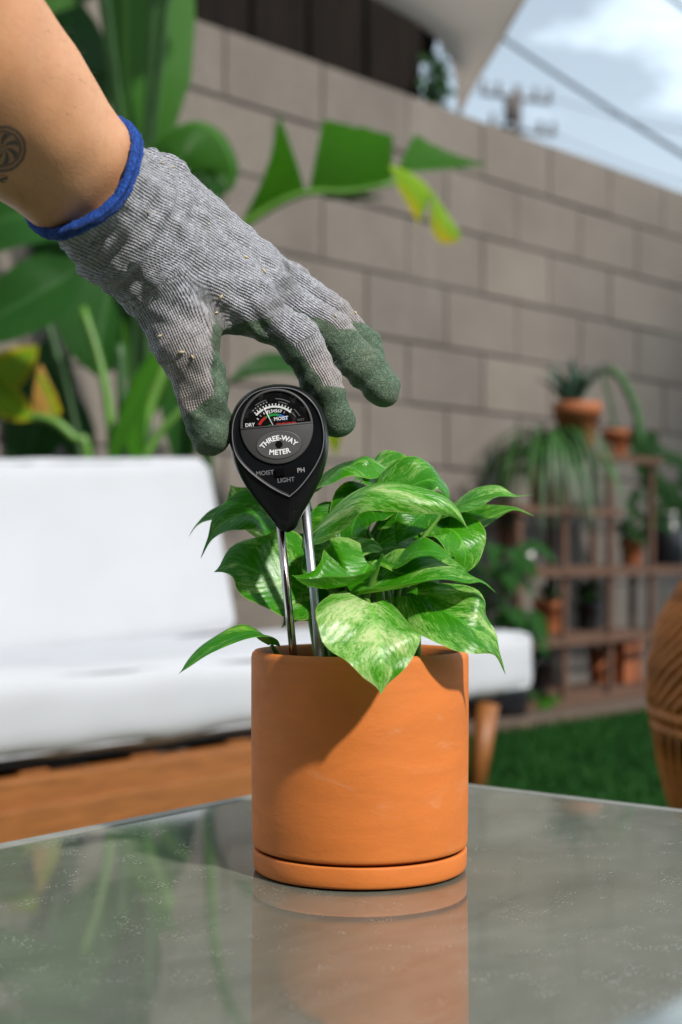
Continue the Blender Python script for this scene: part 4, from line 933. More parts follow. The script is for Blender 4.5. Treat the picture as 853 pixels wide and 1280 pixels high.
CUFF = P(103, 221, 0.765); ELB = P(-290, -165, 0.60); WRI = P(166, 280, 0.80)
LUMP = 230
M['chaff'] = simple('chaff', (0.55, 0.45, 0.27), 0.8, 0.3, 60)
M['fuzz'] = simple('lint', (0.42, 0.42, 0.44), 0.9, 0.2, 60)
M['hair'] = simple('arm_hair', (0.05, 0.03, 0.02), 0.5, 0.2, 60)
def build_arm():
    per = thing('person', 'bare tattooed forearm in a grey knit garden glove reaching down to the soil meter', 'person', CUFF)
    ax = (CUFF-ELB).normalized()
    # ---- forearm: rings along the axis
    Ltot = (CUFF-ELB).length; e1 = ax.cross(Vector((0, 1, 0))).normalized(); e2 = ax.cross(e1).normalized()   # e1 lies in the picture plane, e2 along depth
    rows = []; nn = 72; nl = 70; ix = []; iy = []
    TC = P(9, 186, 0.706)
    for i in range(nl+1):
        t = i/nl*1.20; c = ELB+ax*Ltot*t
        ru = float(np.interp(t, [0, .02, .1, .35, .55, .75, .9, 1.0, 1.2], [.008, .035, .050, .0515, .0485, .0425, .0370, .0343, .0285])); rv = ru*float(np.interp(t, [0, .5, .8, 1.2], [1.0, .93, .86, .76]))
        row = []
        for k in range(nn):
            a = 2*math.pi*k/nn
            b = 1+0.035*math.sin(2*a+0.6)*(1-t*0.5)+0.02*math.sin(3*a+4*t)
            p = c+(e1*math.cos(a)*ru+e2*math.sin(a)*rv)*b; p += (e1*math.cos(a)+e2*math.sin(a))*0.0012*noise.noise(p*45)
            row.append(p)
        rows.append(row)
    m = MB(); m.grid(rows, closed=True); m.cap(list(range(nn))[::-1]); m.cap([len(m.v)-nn+k for k in range(nn)])
    m_arm_rows = rows
    arm = part('forearm', m, M['skin'], per, label='tanned forearm with a round wheel tattoo')
    # ink coordinates: in the plane of the skin under the mark
    A = np.array([v for v in m.v]); d = A-np.array(TC); xa = np.array((1, 0, 0)); za = np.array((0, 0, 1))
    front = d[:, 1] < 0.03
    fx = (CX+A[:, 0]/A[:, 1]*F-4)*0.0128/29.0; fz = -(HZ-(A[:, 2]-CAMZ)/A[:, 1]*F-186)*0.0128/29.0
    attr(arm.data, 'ink_x', np.where(A[:, 1] < CUFF.y+0.0, fx, 1.0)); attr(arm.data, 'ink_y', np.where(A[:, 1] < CUFF.y+0.0, fz, 1.0))
    # ---- glove
    mm = 0.001
    cuf0 = CUFF; cuf1 = WRI
    I0, I1, I2, I3 = P(312, 382, .836), P(374, 424, .838), P(404, 480, .846), P(421, 527, .852)
    M0, M1, M2, M3 = P(328, 358, .856), P(412, 412, .862), P(455, 458, .862), P(478, 486, .862)
    G0, G1, G2, G3 = P(325, 335, .876), P(416, 391, .886), P(452, 432, .888), P(468, 466, .888)
    K0, K1, K2, K3 = P(294, 311, .892), P(368, 354, .908), P(398, 396, .914), P(408, 430, .914)
    T0, T1, T2, T3 = P(192, 346, .806), P(231, 428, .814), P(253, 487, .823), P(265.5, 544, .829)
    wr1, wr2 = P(155, 300, .792), P(188, 256, .812)
    palm = [(CUFF-ax*0.004, WRI, 35.5*mm, 29*mm), (WRI, P(205, 318, .815), 29*mm, 25*mm),
            (wr1, I0, 19*mm, 13.5*mm), (wr2, M0, 19*mm, 13.5*mm), (wr2, G0, 18*mm, 12.5*mm), (P(196, 246, .82), K0, 16*mm, 11.5*mm), (P(215, 335, .818), P(292, 372, .834), 18*mm, 15*mm),
            (P(230, 300, .84), P(300, 350, .86), 18*mm, 15*mm)]
    fing = {'i': [(I0, I1, 13.2*mm, 11.6*mm), (I1, I2, 11.6*mm, 11.2*mm), (I2, I3, 11.2*mm, 10.6*mm)],
            'm': [(M0, M1, 13.2*mm, 11.6*mm), (M1, M2, 11.6*mm, 11.2*mm), (M2, M3, 11.2*mm, 10.6*mm)],
            'r': [(G0, G1, 12.4*mm, 10.8*mm), (G1, G2, 10.8*mm, 10.3*mm), (G2, G3, 10.3*mm, 9.6*mm)],
            'p': [(K0, K1, 11.4*mm, 9.6*mm), (K1, K2, 9.6*mm, 9.2*mm), (K2, K3, 9.2*mm, 8.8*mm)],
            't': [(wr1, T0, 20*mm, 19*mm), (T0, T1, 19*mm, 17*mm), (T1, T2, 17*mm, 13.6*mm), (T2, T3, 13.6*mm, 12.2*mm)]}
    allp = [p for c in palm for p in c[:2]]+[p for f in fing.values() for c in f for p in c[:2]]
    lo = np.min([list(p) for p in allp], 0)-0.045; hi = np.max([list(p) for p in allp], 0)+0.045
    h = 0.0016; sh = np.ceil((hi-lo)/h).astype(int)
    X, Y, Z = np.meshgrid(*[(lo[a]+h*np.arange(sh[a])).astype(np.float32) for a in range(3)], indexing='ij')
    D = capsules_sdf(X, Y, Z, palm, 0.020)
    for key in 'rpmi':
        f = capsules_sdf(X, Y, Z, fing[key], 0.005); kk = 0.007; hh = np.clip(0.5+0.5*(D-f)/kk, 0, 1); D = D*(1-hh)+f*hh-kk*hh*(1-hh)
    f = capsules_sdf(X, Y, Z, fing['t'], 0.008); kk = 0.016; hh = np.clip(0.5+0.5*(D-f)/kk, 0, 1); D = D*(1-hh)+f*hh-kk*hh*(1-hh)
    # cloth folds: low frequency swell, wrinkles across the wrist and finger joints
    D = D-0.0010*np.sin(X*150+Z*90)*np.sin(Y*120+Z*140+1.0)-0.0006*np.sin(X*260-Z*300+2)*np.sin(Z*210+Y*240)
    aw = np.array((WRI-CUFF).normalized()); sw_ = (X-CUFF.x)*aw[0]+(Y-CUFF.y)*aw[1]+(Z-CUFF.z)*aw[2]; lw = (WRI-CUFF).length
    env = np.exp(-((sw_-lw*0.8)/0.020)**2); D = D-0.0016*env*np.sin(sw_*420+X*60+1.5*np.sin(Z*90))
    def wnoise(sx, ph):
        return np.sin(X*sx+1.7*np.sin(Z*sx*.6+ph)+ph)*np.sin(Z*sx*.9+1.3*np.sin(Y*sx*.7+ph*2)+Y*sx*.4)
    tipf = 1-0.65*np.clip((X-P(330, 0, .85).x)/0.03, 0, 1); D = D-(0.0009*wnoise(230, .7)+0.0005*wnoise(430, 2.1))*tipf
    web = P(285, 395, .83); r2 = (X-web.x)**2+(Y-web.y)**2+(Z-web.z)**2; D = D-0.0014*np.exp(-r2/0.026**2)*np.sin((X-web.x)*300+(Z-web.z)*330+1.2*np.sin(X*130))   # cloth bunches in the thumb crotch
    for kn in (I0, M0, G0, K0):
        q = kn+Vector((0, -.004, .010)); r2 = (X-q.x)**2+(Y-q.y)**2+(Z-q.z)**2; D = D-0.0022*np.exp(-r2/0.010**2)
    for j, am in ((I1, .0011), (M1, .0010), (T2, .0013), (T1, .0014), (I2, .0008), (M2, .0007), (G1, .0008)):
        r2 = (X-j.x)**2+(Y-j.y)**2+(Z-j.z)**2; D = D-am*np.exp(-r2/0.014**2)*np.sin((X-j.x)*480+(Z-j.z)*-420)
    # open the glove at the cuff: cut by the cuff plane
    sp = (X-CUFF.x)*ax.x+(Y-CUFF.y)*ax.y+(Z-CUFF.z)*ax.z
    D = np.maximum(D, -(sp-0.002))
    V, Q = surface_nets(D, lo, h)
    gl = np_mesh('glove', V-np.array(CUFF), Q, M['glove'])
    # attributes
    def seg(Vp, a, b):
        ba = np.array(b-a); t = np.clip(((Vp-np.array(a)) @ ba)/(ba @ ba), 0, 1); c = np.array(a)+t[:, None]*ba; return np.linalg.norm(Vp-c, axis=1), t, Vp-c
    fields = []
    pall = {'i': Vector((-.72, .10, -.62)), 'm': Vector((-.72, -.10, -.68)), 'r': Vector((-.6, .2, -.75)), 'p': Vector((-.6, .2, -.75)), 't': Vector((.93, .10, -.12))}
    coat = np.zeros(len(V)); best = np.full(len(V), 1e9); U = np.zeros(len(V)); Wt = np.zeros(len(V)); VV = np.zeros(len(V)); dirt = np.zeros(len(V))
    # hand as one virtual bone
    hb0, hb1 = CUFF, P(322, 350, .855); hd = (hb1-hb0).normalized(); s1 = hd.cross(Vector((0, 1, 0))).normalized(); s2 = hd.cross(s1).normalized()
    rel = V-np.array(hb0); ang = np.arctan2(rel @ np.array(s1), -(rel @ np.array(s2))*1.0)
    if s2.y > 0: pass
    uh = ang*0.036; vh = rel @ np.array(hd)
    lat = rel @ np.array(s1); uh = lat*1.12
    dp = np.min([seg(V, c[0], c[1])[0]-0.5*(c[2]+c[3]) for c in palm], axis=0)
    w = np.exp(-np.maximum(dp, 0)/0.004); U += w*uh; VV += w*vh; Wt += w
    for key, segs in fing.items():
        L0 = 0; Lt = sum((c[1]-c[0]).length for c in segs)
        dall = []; 
        for c in segs:
            d_, t_, r_ = seg(V, c[0], c[1]); sd = d_-(c[2]+(c[3]-c[2])*t_); dall.append((sd, t_, r_, L0, c)); L0 += (c[1]-c[0]).length
        kbest = np.argmin([q[0] for q in dall], axis=0); sd = np.choose(kbest, [q[0] for q in dall])
        along = np.choose(kbest, [(q[3]+q[1]*(q[4][1]-q[4][0]).length)/Lt for q in dall])
        rad = np.zeros_like(V); sdv = np.zeros_like(V)
        for n_, q in enumerate(dall):
            mk = kbest == n_; rad[mk] = q[2][mk]; bd_ = (q[4][1]-q[4][0]).normalized(); sv = bd_.cross(Vector((0, 1, 0))).normalized(); sdv[mk] = np.array(sv)
        rn = rad/(np.linalg.norm(rad, axis=1)[:, None]+1e-9); pd = np.array(pall[key].normalized()); dt = rn @ pd
        ur = np.einsum('ij,ij->i', rad, sdv)*1.25; w = np.exp(-np.maximum(sd, 0)/0.0025)*(1.0 if key != 't' else 1.3)*np.clip((along-0.02)*6, 0, 1)
        bp = np.array((segs[0][0] if key != 't' else (T0+T1)/2)-hb0); uh0 = float(bp @ np.array(s1))*1.12
        U += w*(ur+uh0); VV += w*(along*Lt); Wt += w
        if key == 't':
            th = np.interp(along, [0, .45, .62, .80, .90, 1.0], [1.2, .93, .74, .40, -1.1, -1.4])
        elif key == 'i': th = np.interp(along, [0, .15, .35, .55, .72, .82, 1.0], [.90, .75, .40, .12, .0, -1.1, -1.4])
        elif key == 'm': th = np.interp(along, [0, .2, .40, .55, .66, 1.0], [.8, .45, .05, -.15, -1.1, -1.4])
        else: th = np.interp(along, [0, .2, .5, .62, .74, 1.0], [.7, .4, .1, -.2, -1.1, -1.4])
        cv = 0.5+(dt-th)*0.9; near = sd < best; coat = np.where(near, cv, coat); best = np.minimum(best, sd)
        dirt = np.maximum(dirt, np.where(near & (along > .35), np.interp(along, [.35, .6, .9], [0, .8, 1.0]), 0))
    pyv = HZ-(V[:, 2]-CAMZ)/V[:, 1]*F; pxv = CX+V[:, 0]/V[:, 1]*F
    edge = np.interp(pxv, [150, 240, 268, 285, 310, 335, 360], [999, 520, 425, 410, 402, 398, 392])     # edge of the rubber under the palm
    cpalm = np.clip(0.5+(pyv-edge)*0.05, 0, 1)
    coat = np.where(dp < best-0.001, cpalm, np.maximum(coat, np.where(dp < best+0.004, cpalm, 0)))
    attr(gl, 'knit_u', U/Wt); attr(gl, 'knit_v', VV/Wt); attr(gl, 'coat', np.clip(coat, 0, 1)); attr(gl, 'dirt', dirt)
    go_ = link('glove', gl, per); go_['label'] = 'grey knit garden glove with green rubber coated fingers'
    # blue cuff: rolled edge round the opening
    pts = []; n = 96
    for k in range(n+1):
        a = 2*math.pi*k/n; pts.append(CUFF+e1*math.cos(a)*0.0352+e2*math.sin(a)*0.0350+ax*(0.0008*math.sin(a*5)))
    rows = []; rr = 0.0038; nt_ = 14
    for k in range(n):
        a = 2*math.pi*k/n; c = pts[k]; o_ = (e1*math.cos(a)+e2*math.sin(a)).normalized()
        q = 1+0.08*math.sin(k*2.9)+0.06*math.sin(k*1.3)
        lump = 1+0.25*math.exp(-((math.degrees(a)-LUMP)/4.5)**2)
        rows.append([c+(o_*math.cos(2*math.pi*j/nt_)*0.85*lump+ax*math.sin(2*math.pi*j/nt_)*1.05)*rr*q for j in range(nt_)])
    rows.append(rows[0]); m = MB(); uvs = [[(k/n*12, j/nt_) for j in range(nt_)] for k in range(n+1)]; m.grid(rows, uvs, closed=True); part('cuff', m, M['blue'], go_, label='bright blue rolled knit cuff')
    # stray seeds and lint stuck to the knit
    rg = np.random.default_rng(5); mb = MB(); k = 0
    N = np.zeros_like(V); 
    gl.update(); nv = np.zeros(len(V)*3, dtype=np.float32); gl.vertices.foreach_get('normal', nv); nv = nv.reshape(-1, 3)
    cand = np.where((nv[:, 1] < -0.15) & (coat < 0.2))[0]
    for i in rg.choice(cand, 26, replace=False):
        p = Vector(V[i])+Vector(nv[i])*0.0005; t = Vector(nv[i]).cross(Vector(rg.normal(size=3))).normalized(); l = rg.uniform(.0008, .0019)
        mb.tube([p-t*l, p, p+t*l], [l*.25, l*.55, l*.2], 6)
    part('chaff', mb, M['chaff'], go_, kind='stuff')
    # fine fuzz standing off the knit and hair on the arm
    fz = MB(); cand = np.where(coat < 0.35)[0]
    for i in rg.choice(cand, 2600, replace=False):
        n_ = Vector(nv[i]); p = Vector(V[i]); t = (n_+Vector(rg.normal(size=3))*0.55).normalized(); l = rg.uniform(.0008, .0024); s = t.cross(Vector(rg.normal(size=3))).normalized()*0.00005; b = Vector(rg.normal(size=3))*l*0.25
        i0 = len(fz.v); fz.v.extend([tuple(p-s), tuple(p+s), tuple(p+t*l*0.5+s+b), tuple(p+t*l*0.5-s+b), tuple(p+t*l+b*2.2)]); fz.cap([i0, i0+1, i0+2, i0+3]); fz.cap([i0+3, i0+2, i0+4])
    part('fuzz', fz, M['fuzz'], go_, kind='stuff')
    hz = MB()
    for i in range(520):
        t_ = rg.uniform(.45, .97); a = rg.uniform(0, 2*np.pi); ii = int(t_*nl/1.2); k_ = int(a/(2*np.pi)*nn) % nn
        p = Vector(m_arm_rows[ii][k_]); o_ = (e1*math.cos(2*math.pi*k_/nn)+e2*math.sin(2*math.pi*k_/nn)).normalized()
        t = (o_*0.6+ax*0.7+Vector(rg.normal(size=3))*0.35).normalized(); l = rg.uniform(.003, .0075); s = t.cross(Vector(rg.normal(size=3))).normalized()*0.000035; b = (ax-o_*0.4)*l*0.25
        i0 = len(hz.v); hz.v.extend([tuple(p-s), tuple(p+s), tuple(p+t*l*0.5+s*0.8), tuple(p+t*l*0.5-s*0.8), tuple(p+t*l+b)]); hz.cap([i0, i0+1, i0+2, i0+3]); hz.cap([i0+3, i0+2, i0+4])
    part('arm_hair', hz, M['hair'], arm, kind='stuff')

build_arm()

# ================================================================== BANANA PLANTS behind the sofa
def stem(root, pts, r0, r1, mat, name='stem', n=10):
    m = MB(); p = bez([Vector(q) for q in pts], 18); m.tube(p, list(np.linspace(r0, r1, 18)), n); return part(name, m, mat, root)
def down(px, py, Y, gx=None):
    a = P(px, py, Y); return Vector((a.x if gx is None else gx, Y, 0))
def build_bananas():
    b = thing('banana_plant', 'tall leafy banana plant behind the sofa at left, leaves partly hidden by the arm', 'banana plant', (P(140, 0, 3.75).x, 3.75, 0))
    g0 = lambda dx, dy: Vector((b.location.x+dx, 3.75+dy, 0))
    # tall upright leaf
    add_leaf(b, M['banana'], [P(168, 250, 3.66), P(158, 120, 3.64), P(157, -20, 3.66), P(160, -190, 3.72), P(172, -330, 3.84)], (.35, -1, .15), .055, .185, prof='blade', fold=10, wave=.10, nt=48, ns=10, curl=-.10)
    stem(b, [g0(0, 0), P(172, 460, 3.72), P(168, 250, 3.67)], .022, .012, M['bstem'])
    # folded leaf right of it: arching over, pale top and dark hanging side
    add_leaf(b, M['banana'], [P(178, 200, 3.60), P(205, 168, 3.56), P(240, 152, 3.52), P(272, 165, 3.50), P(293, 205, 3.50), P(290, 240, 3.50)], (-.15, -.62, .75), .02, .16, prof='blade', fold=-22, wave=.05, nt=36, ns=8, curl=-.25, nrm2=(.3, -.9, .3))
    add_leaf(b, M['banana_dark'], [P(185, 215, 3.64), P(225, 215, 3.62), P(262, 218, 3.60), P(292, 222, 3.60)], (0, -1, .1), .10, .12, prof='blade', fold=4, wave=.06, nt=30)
    stem(b, [g0(.05, .02), P(185, 430, 3.68), P(176, 205, 3.62)], .02, .010, M['bstem_dark'])
    # dark leaf low left
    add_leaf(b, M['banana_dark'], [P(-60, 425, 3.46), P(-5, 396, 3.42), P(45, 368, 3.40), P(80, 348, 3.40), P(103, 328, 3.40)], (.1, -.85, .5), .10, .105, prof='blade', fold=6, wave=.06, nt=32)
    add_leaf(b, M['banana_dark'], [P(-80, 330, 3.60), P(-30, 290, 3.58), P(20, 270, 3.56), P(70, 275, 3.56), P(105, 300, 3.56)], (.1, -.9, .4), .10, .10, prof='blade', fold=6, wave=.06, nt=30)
    stem(b, [g0(-.35, -.10), P(-80, 600, 3.5), P(-62, 427, 3.47)], .018, .010, M['bstem_dark'])
    # broad leaf behind the palm of the glove
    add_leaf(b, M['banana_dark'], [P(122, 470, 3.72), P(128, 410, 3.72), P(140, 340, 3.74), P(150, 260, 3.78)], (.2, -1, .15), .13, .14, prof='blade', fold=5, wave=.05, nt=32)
    add_leaf(b, M['banana'], [P(190, 520, 3.74), P(186, 470, 3.72), P(178, 420, 3.72), P(165, 360, 3.74)], (.2, -1, .1), .06, .07, prof='blade', fold=5, wave=.05)
    for pts, w in (([(20, 600, 3.95), (45, 540, 3.95), (60, 480, 3.95), (62, 420, 3.97)], .09), ([(110, 600, 3.98), (95, 540, 3.98), (70, 500, 4.0), (30, 480, 4.0)], .06), ([(90, 200, 3.98), (100, 120, 3.98), (92, 50, 4.0), (70, -20, 4.0)], .10), ([(230, 600, 3.95), (228, 540, 3.93), (215, 480, 3.92), (196, 430, 3.92)], .05), ([(40, 330, 4.0), (80, 300, 3.98), (120, 300, 3.98), (170, 330, 3.98)], .09)):  # dark filler leaves added in place of shade on the wall behind
        add_leaf(b, M['banana_dark'], [P(*q) for q in pts], (.25, -1, .25), w, w*.9, prof='blade', fold=8, wave=.06, nt=24)
        stem(b, [g0(.0, .12), P(pts[0][0], max(pts[0][1]+60, 520), pts[0][2]), P(*pts[0])], .010, .006, M['bstem_dark'])
    # top left scraps
    add_leaf(b, M['banana'], [P(20, 40, 3.8), P(60, 10, 3.8), P(120, -15, 3.82), P(200, -60, 3.86)], (0, -.8, .6), .06, .05, prof='blade', fold=10, wave=.05)
    add_leaf(b, M['banana_dark'], [P(60, 150, 3.85), P(95, 110, 3.84), P(140, 90, 3.84)], (0, -.9, .3), .04, .04, prof='blade', fold=10)
    for (pts, w) in (([(215, -70, 3.45), (250, -150, 3.4), (300, -260, 3.36), (370, -350, 3.3)], .12), ([(120, -60, 3.5), (60, -150, 3.42), (20, -260, 3.34), (0, -400, 3.3)], .16), ([(200, -120, 3.4), (240, -230, 3.3), (230, -380, 3.2)], .15), ([(110, -200, 3.3), (150, -320, 3.2), (210, -430, 3.05)], .16)):  # unseen leaves added above the view to cast shade at left
        add_leaf(b, M['banana'], [P(*q) for q in pts], (.3, -.6, .7), w, w, prof='blade', fold=8, nt=24)
        stem(b, [g0(.02, -.04), P(170, 400, 3.7), P(*pts[0])], .014, .008, M['bstem_dark'])
    # stems in the gap below the glove
    for (pts, r0, r1, mt) in ((((104, 385, 3.58), (124, 450, 3.56), (137, 520, 3.55), (141, 600, 3.56)), .010, .0145, 'bstem'), (((150, 430, 3.62), (153, 520, 3.62), (152, 600, 3.62)), .012, .015, 'bstem_dark'),
                              (((214, 440, 3.60), (190, 500, 3.59), (172, 560, 3.58), (164, 610, 3.58)), .014, .013, 'bstem'), (((236, 505, 3.5), (205, 535, 3.5), (184, 570, 3.5), (176, 610, 3.5)), .009, .013, 'bstem'),
                              (((60, 400, 3.7), (78, 470, 3.7), (95, 540, 3.7), (104, 610, 3.7)), .009, .013, 'bstem_dark')):
        p = [P(*q) for q in pts]; e = p[-1]; p.append(Vector((e.x*0.6+b.location.x*0.4, e.y, 0))); stem(b, p, r0, r1, M[mt])
    for pts, w in (([(132, 600, 3.52), (160, 520, 3.5), (190, 455, 3.5), (228, 400, 3.52)], .024), ([(178, 600, 3.56), (168, 540, 3.55), (176, 480, 3.55), (200, 430, 3.56)], .03)):
        add_leaf(b, M['banana_bright'], [P(*q) for q in pts], (.3, -1, .1), w, w, prof='strap', fold=20)
    # ---- yellowing plant at far left
    c = thing('yellowing_plant', 'yellow-green banana shoot with brown torn edges above the sofa at far left', 'banana plant', (P(115, 0, 3.680).x, 3.680, 0))
    add_leaf(c, M['banana_yellow'], [P(-40, 530, 3.630), P(-8, 495, 3.610), P(25, 462, 3.600), P(48, 432, 3.610)], (.1, -.9, .4), .075, .035, prof='blade', fold=6, wave=.06)
    add_leaf(c, M['banana_yellow'], [P(-30, 470, 3.620), P(-5, 490, 3.590), P(18, 508, 3.580), P(40, 525, 3.580)], (-.1, -1, .3), .04, .045, prof='blade', fold=8, wave=.08)
    m = MB(); ruled(m, [P(40, 524, 3.590), P(42, 490, 3.590), P(48, 458, 3.600)], [P(76, 522, 3.580), P(72, 500, 3.580), P(52, 456, 3.600)], 12, 4, 0.06); part('dry_edge', m, M['leaf_brown'], c, label='brown and yellow dried leaf edge')
    m = MB(); ruled(m, [P(46, 470, 3.595), P(52, 495, 3.585), P(70, 520, 3.575)], [P(52, 466, 3.595), P(66, 488, 3.580), P(78, 515, 3.575)], 10, 3, 0.05); part('dry_edge', m, M['banana_yellow'], c)
    stem(c, [P(-40, 520, 3.630), P(20, 521, 3.600), P(62, 524, 3.580), P(92, 548, 3.580), P(112, 590, 3.590), Vector((P(115, 0, 3.630).x, 3.650, 0))], .011, .012, M['bstem'], 'stalk')
    # ---- torn leaf reaching across the wall
    d = thing('torn_banana_plant', 'banana plant with one split leaf drooping across the wall above the glove', 'banana plant', (P(250, 0, 3.9).x, 3.9, 0))
    Y = 3.75
    rib = [P(292, 296, Y), P(335, 262, Y-.02), P(383, 241, Y-.04), P(440, 240, Y-.05), P(496, 228, Y-.05)]
    stem(d, [Vector((P(250, 0, 3.9).x, 3.9, 0)), P(262, 480, 3.84), P(272, 360, 3.80)]+rib, .018, .006, M['bstem'], 'stalk')
    m = MB(); ruled(m, [P(300, 288, Y), P(340, 259, Y-.02), P(382, 241, Y-.04)], [P(306, 270, Y-.02), P(332, 215, Y-.06), P(350, 144, Y-.10)], 16, 8, .05, u0=0, u1=.35); 
    # close the flap to its torn edge
    ruled(m, [P(382, 241, Y-.04), P(372, 205, Y-.06), P(350, 144, Y-.10)], [P(381, 240, Y-.045), P(370, 204, Y-.065), P(350, 144, Y-.10)], 10, 2, 0); part('leaf', m, M['banana_bright'], d, label='torn triangular leaf flap pointing up')
    m = MB(); ruled(m, [P(386, 241, Y-.04), P(440, 238, Y-.05), P(490, 226, Y-.05)], [P(405, 147, Y-.12), P(447, 158, Y-.11), P(491, 170, Y-.10)], 18, 8, .05, u0=.35, u1=.75); part('leaf', m, M['banana_bright'], d, label='broad torn leaf flap with ragged top')
    m = MB(); ruled(m, [P(495, 216, Y-.06), P(530, 214, Y-.06), P(575, 210, Y-.06), P(608, 206, Y-.05)], [P(518, 168, Y-.02), P(545, 182, Y-.01), P(578, 196, Y-.02), P(608, 204, Y-.04)], 14, 6, .06, u0=.6, u1=1); part('leaf', m, M['banana'], d, label='pale pointed leaf flap at the right end')
    m = MB(); ruled(m, [P(486, 206, Y-.10), P(505, 212, Y-.10), P(528, 226, Y-.10), P(542, 242, Y-.10)], [P(498, 236, Y-.13), P(510, 258, Y-.13), P(522, 280, Y-.13), P(512, 304, Y-.12)], 14, 6, .10, u0=.5, u1=.9); part('leaf', m, M['banana_yellow'], d, label='yellow and brown curled leaf tip')
    m = MB(); ruled(m, [P(541, 238, Y-.10), P(552, 256, Y-.12), P(568, 280, Y-.12), P(577, 294, Y-.11)], [P(538, 262, Y-.15), P(540, 286, Y-.15), P(552, 304, Y-.14), P(572, 303, Y-.12)], 14, 6, .15, u0=.5, u1=.9); part('leaf', m, M['banana_yellow'], d, label='lime green curled leaf tip')
    m = MB(); ruled(m, [P(400, 243, Y-.03), P(440, 240, Y-.03), P(478, 246, Y-.03)], [P(410, 250, Y+.02), P(445, 250, Y+.02), P(480, 249, Y)], 10, 3, 0); part('leaf', m, M['banana_dark'], d)
    # leaf seen between thumb and finger
    add_leaf(d, M['banana_dark'], [P(285, 478, 3.6), P(320, 462, 3.58), P(360, 460, 3.58), P(405, 478, 3.6)], (0, -.6, .8), .06, .045, prof='blade', fold=8)
    add_leaf(d, M['banana_yellow'], [P(395, 470, 3.6), P(408, 500, 3.6), P(416, 530, 3.6), P(420, 570, 3.62)], (-.3, -1, 0), .03, .03, prof='blade', fold=8)
    stem(d, [Vector((P(250, 0, 3.9).x, 3.9, 0)), P(262, 560, 3.7), P(284, 479, 3.6)], .014, .006, M['bstem_dark'])
    stem(d, [Vector((P(250, 0, 3.9).x+.2, 3.9, 0)), P(380, 600, 3.75), P(395, 470, 3.6)], .010, .006, M['bstem_dark'])
build_bananas()

# ================================================================== PLANT SHELF
def wpt(px, py, off):
    p = on_wall(px_wall_s(px, off), off); z = CAMZ+(HZ-py)/F*p.y; return Vector((p.x, p.y, z))
TIER = {578: 0, 643: 0, 712: 0, 790: 0, 860: 0}
for k in TIER: TIER[k] = max(0.03, CAMZ+(HZ-k)/F*5.62)
SHF, SHB = 0.46, 0.20
def build_shelf():
    ang = math.atan2(WD.y, WD.x); base = on_wall(px_wall_s(650, SHF), (SHF+SHB)/2)
    s = thing('plant_stand', 'stepped brown wooden plant stand against the block wall', 'plant stand', base, ang)
    inv = (Matrix.Translation(base) @ Matrix.Rotation(ang, 4, 'Z')).inverted()
    S = {px: (inv @ on_wall(px_wall_s(px, SHF), SHF)).x for px in (648, 705, 762, 814, 862)}
    yf, yb = -(SHF-SHB)/2, (SHF-SHB)/2
    def lb(name, lo, hi, bev=0.003):
        m = MB(); m.box(lo, hi); return link(name, bevel_mesh(m.mesh(name, M['shelfwood'], smooth=False), bev), s)
    tops = {648: 712, 705: 578, 762: 560, 814: 578, 862: 712}
    for px, x in S.items():
        zt = TIER[578]+0.05 if tops[px] == 560 else TIER[tops[px]]-0.001
        for y in (yf, yb): lb('post', (x-0.0125, y-0.010, 0.012), (x+0.0125, y+0.010, zt))
    rows = {578: [(705, 814)], 643: [(648, 762)], 712: [(648, 862)], 790: [(648, 814)], 860: [(648, 862)]}
    for t, sp in rows.items():
        for a, b in sp:
            for k in range(4):
                y0 = yf+0.017+k*(yb-yf-0.03)/4; lb('slat', (S[a]-0.03, y0, TIER[t]), (S[b]+0.03, y0+0.048, TIER[t]+0.016), 0.002)
            lb('rail', (S[a]-0.035, yf-0.030, TIER[t]-0.018), (S[b]+0.035, yf-0.016, TIER[t]+0.010), 0.002)
    lb('post', (S[648]-0.015, yf-0.012, TIER[712]), (S[648]+0.015, yf+0.012, TIER[643]-0.001))
    return s
build_shelf()
def lathe_pot(name, label, cat, px, tier, wtop, wbot, hgt, mat, off=0.33, rim=0.0, soilm='soil', group='pots on the plant stand', z=None, square=False):
    c = on_wall(px_wall_s(px, off), off); z0 = (TIER[tier]+0.017) if z is None else z; c.z = z0
    t = thing(name, label, cat, c, 0, group)
    m = MB()
    prof = [(1e-3, 0), (wbot*.92, 0), (wbot, .006), (wtop-(0.008 if rim else 0), hgt-rim-0.001)]
    if rim: prof += [(wtop, hgt-rim), (wtop*1.01, hgt-.004)]
    prof += [(wtop-.002, hgt), (wtop-.012, hgt), (wtop-.014, hgt-.02), (1e-3, hgt-.02)]
    n = 4 if square else 40
    m.lathe([(r, z0+q) for r, q in prof], (c.x, c.y, 0), n, close_ends=False); part('pot_body', m, mat, t, smooth=not square)
    m = MB(); m.lathe([(1e-3, z0+hgt-.018), (wtop-.014, z0+hgt-.0175)], (c.x, c.y, 0), 24, close_ends=False); part('soil', m, M[soilm], t)
    return t, Vector((c.x, c.y, z0+hgt-0.02))
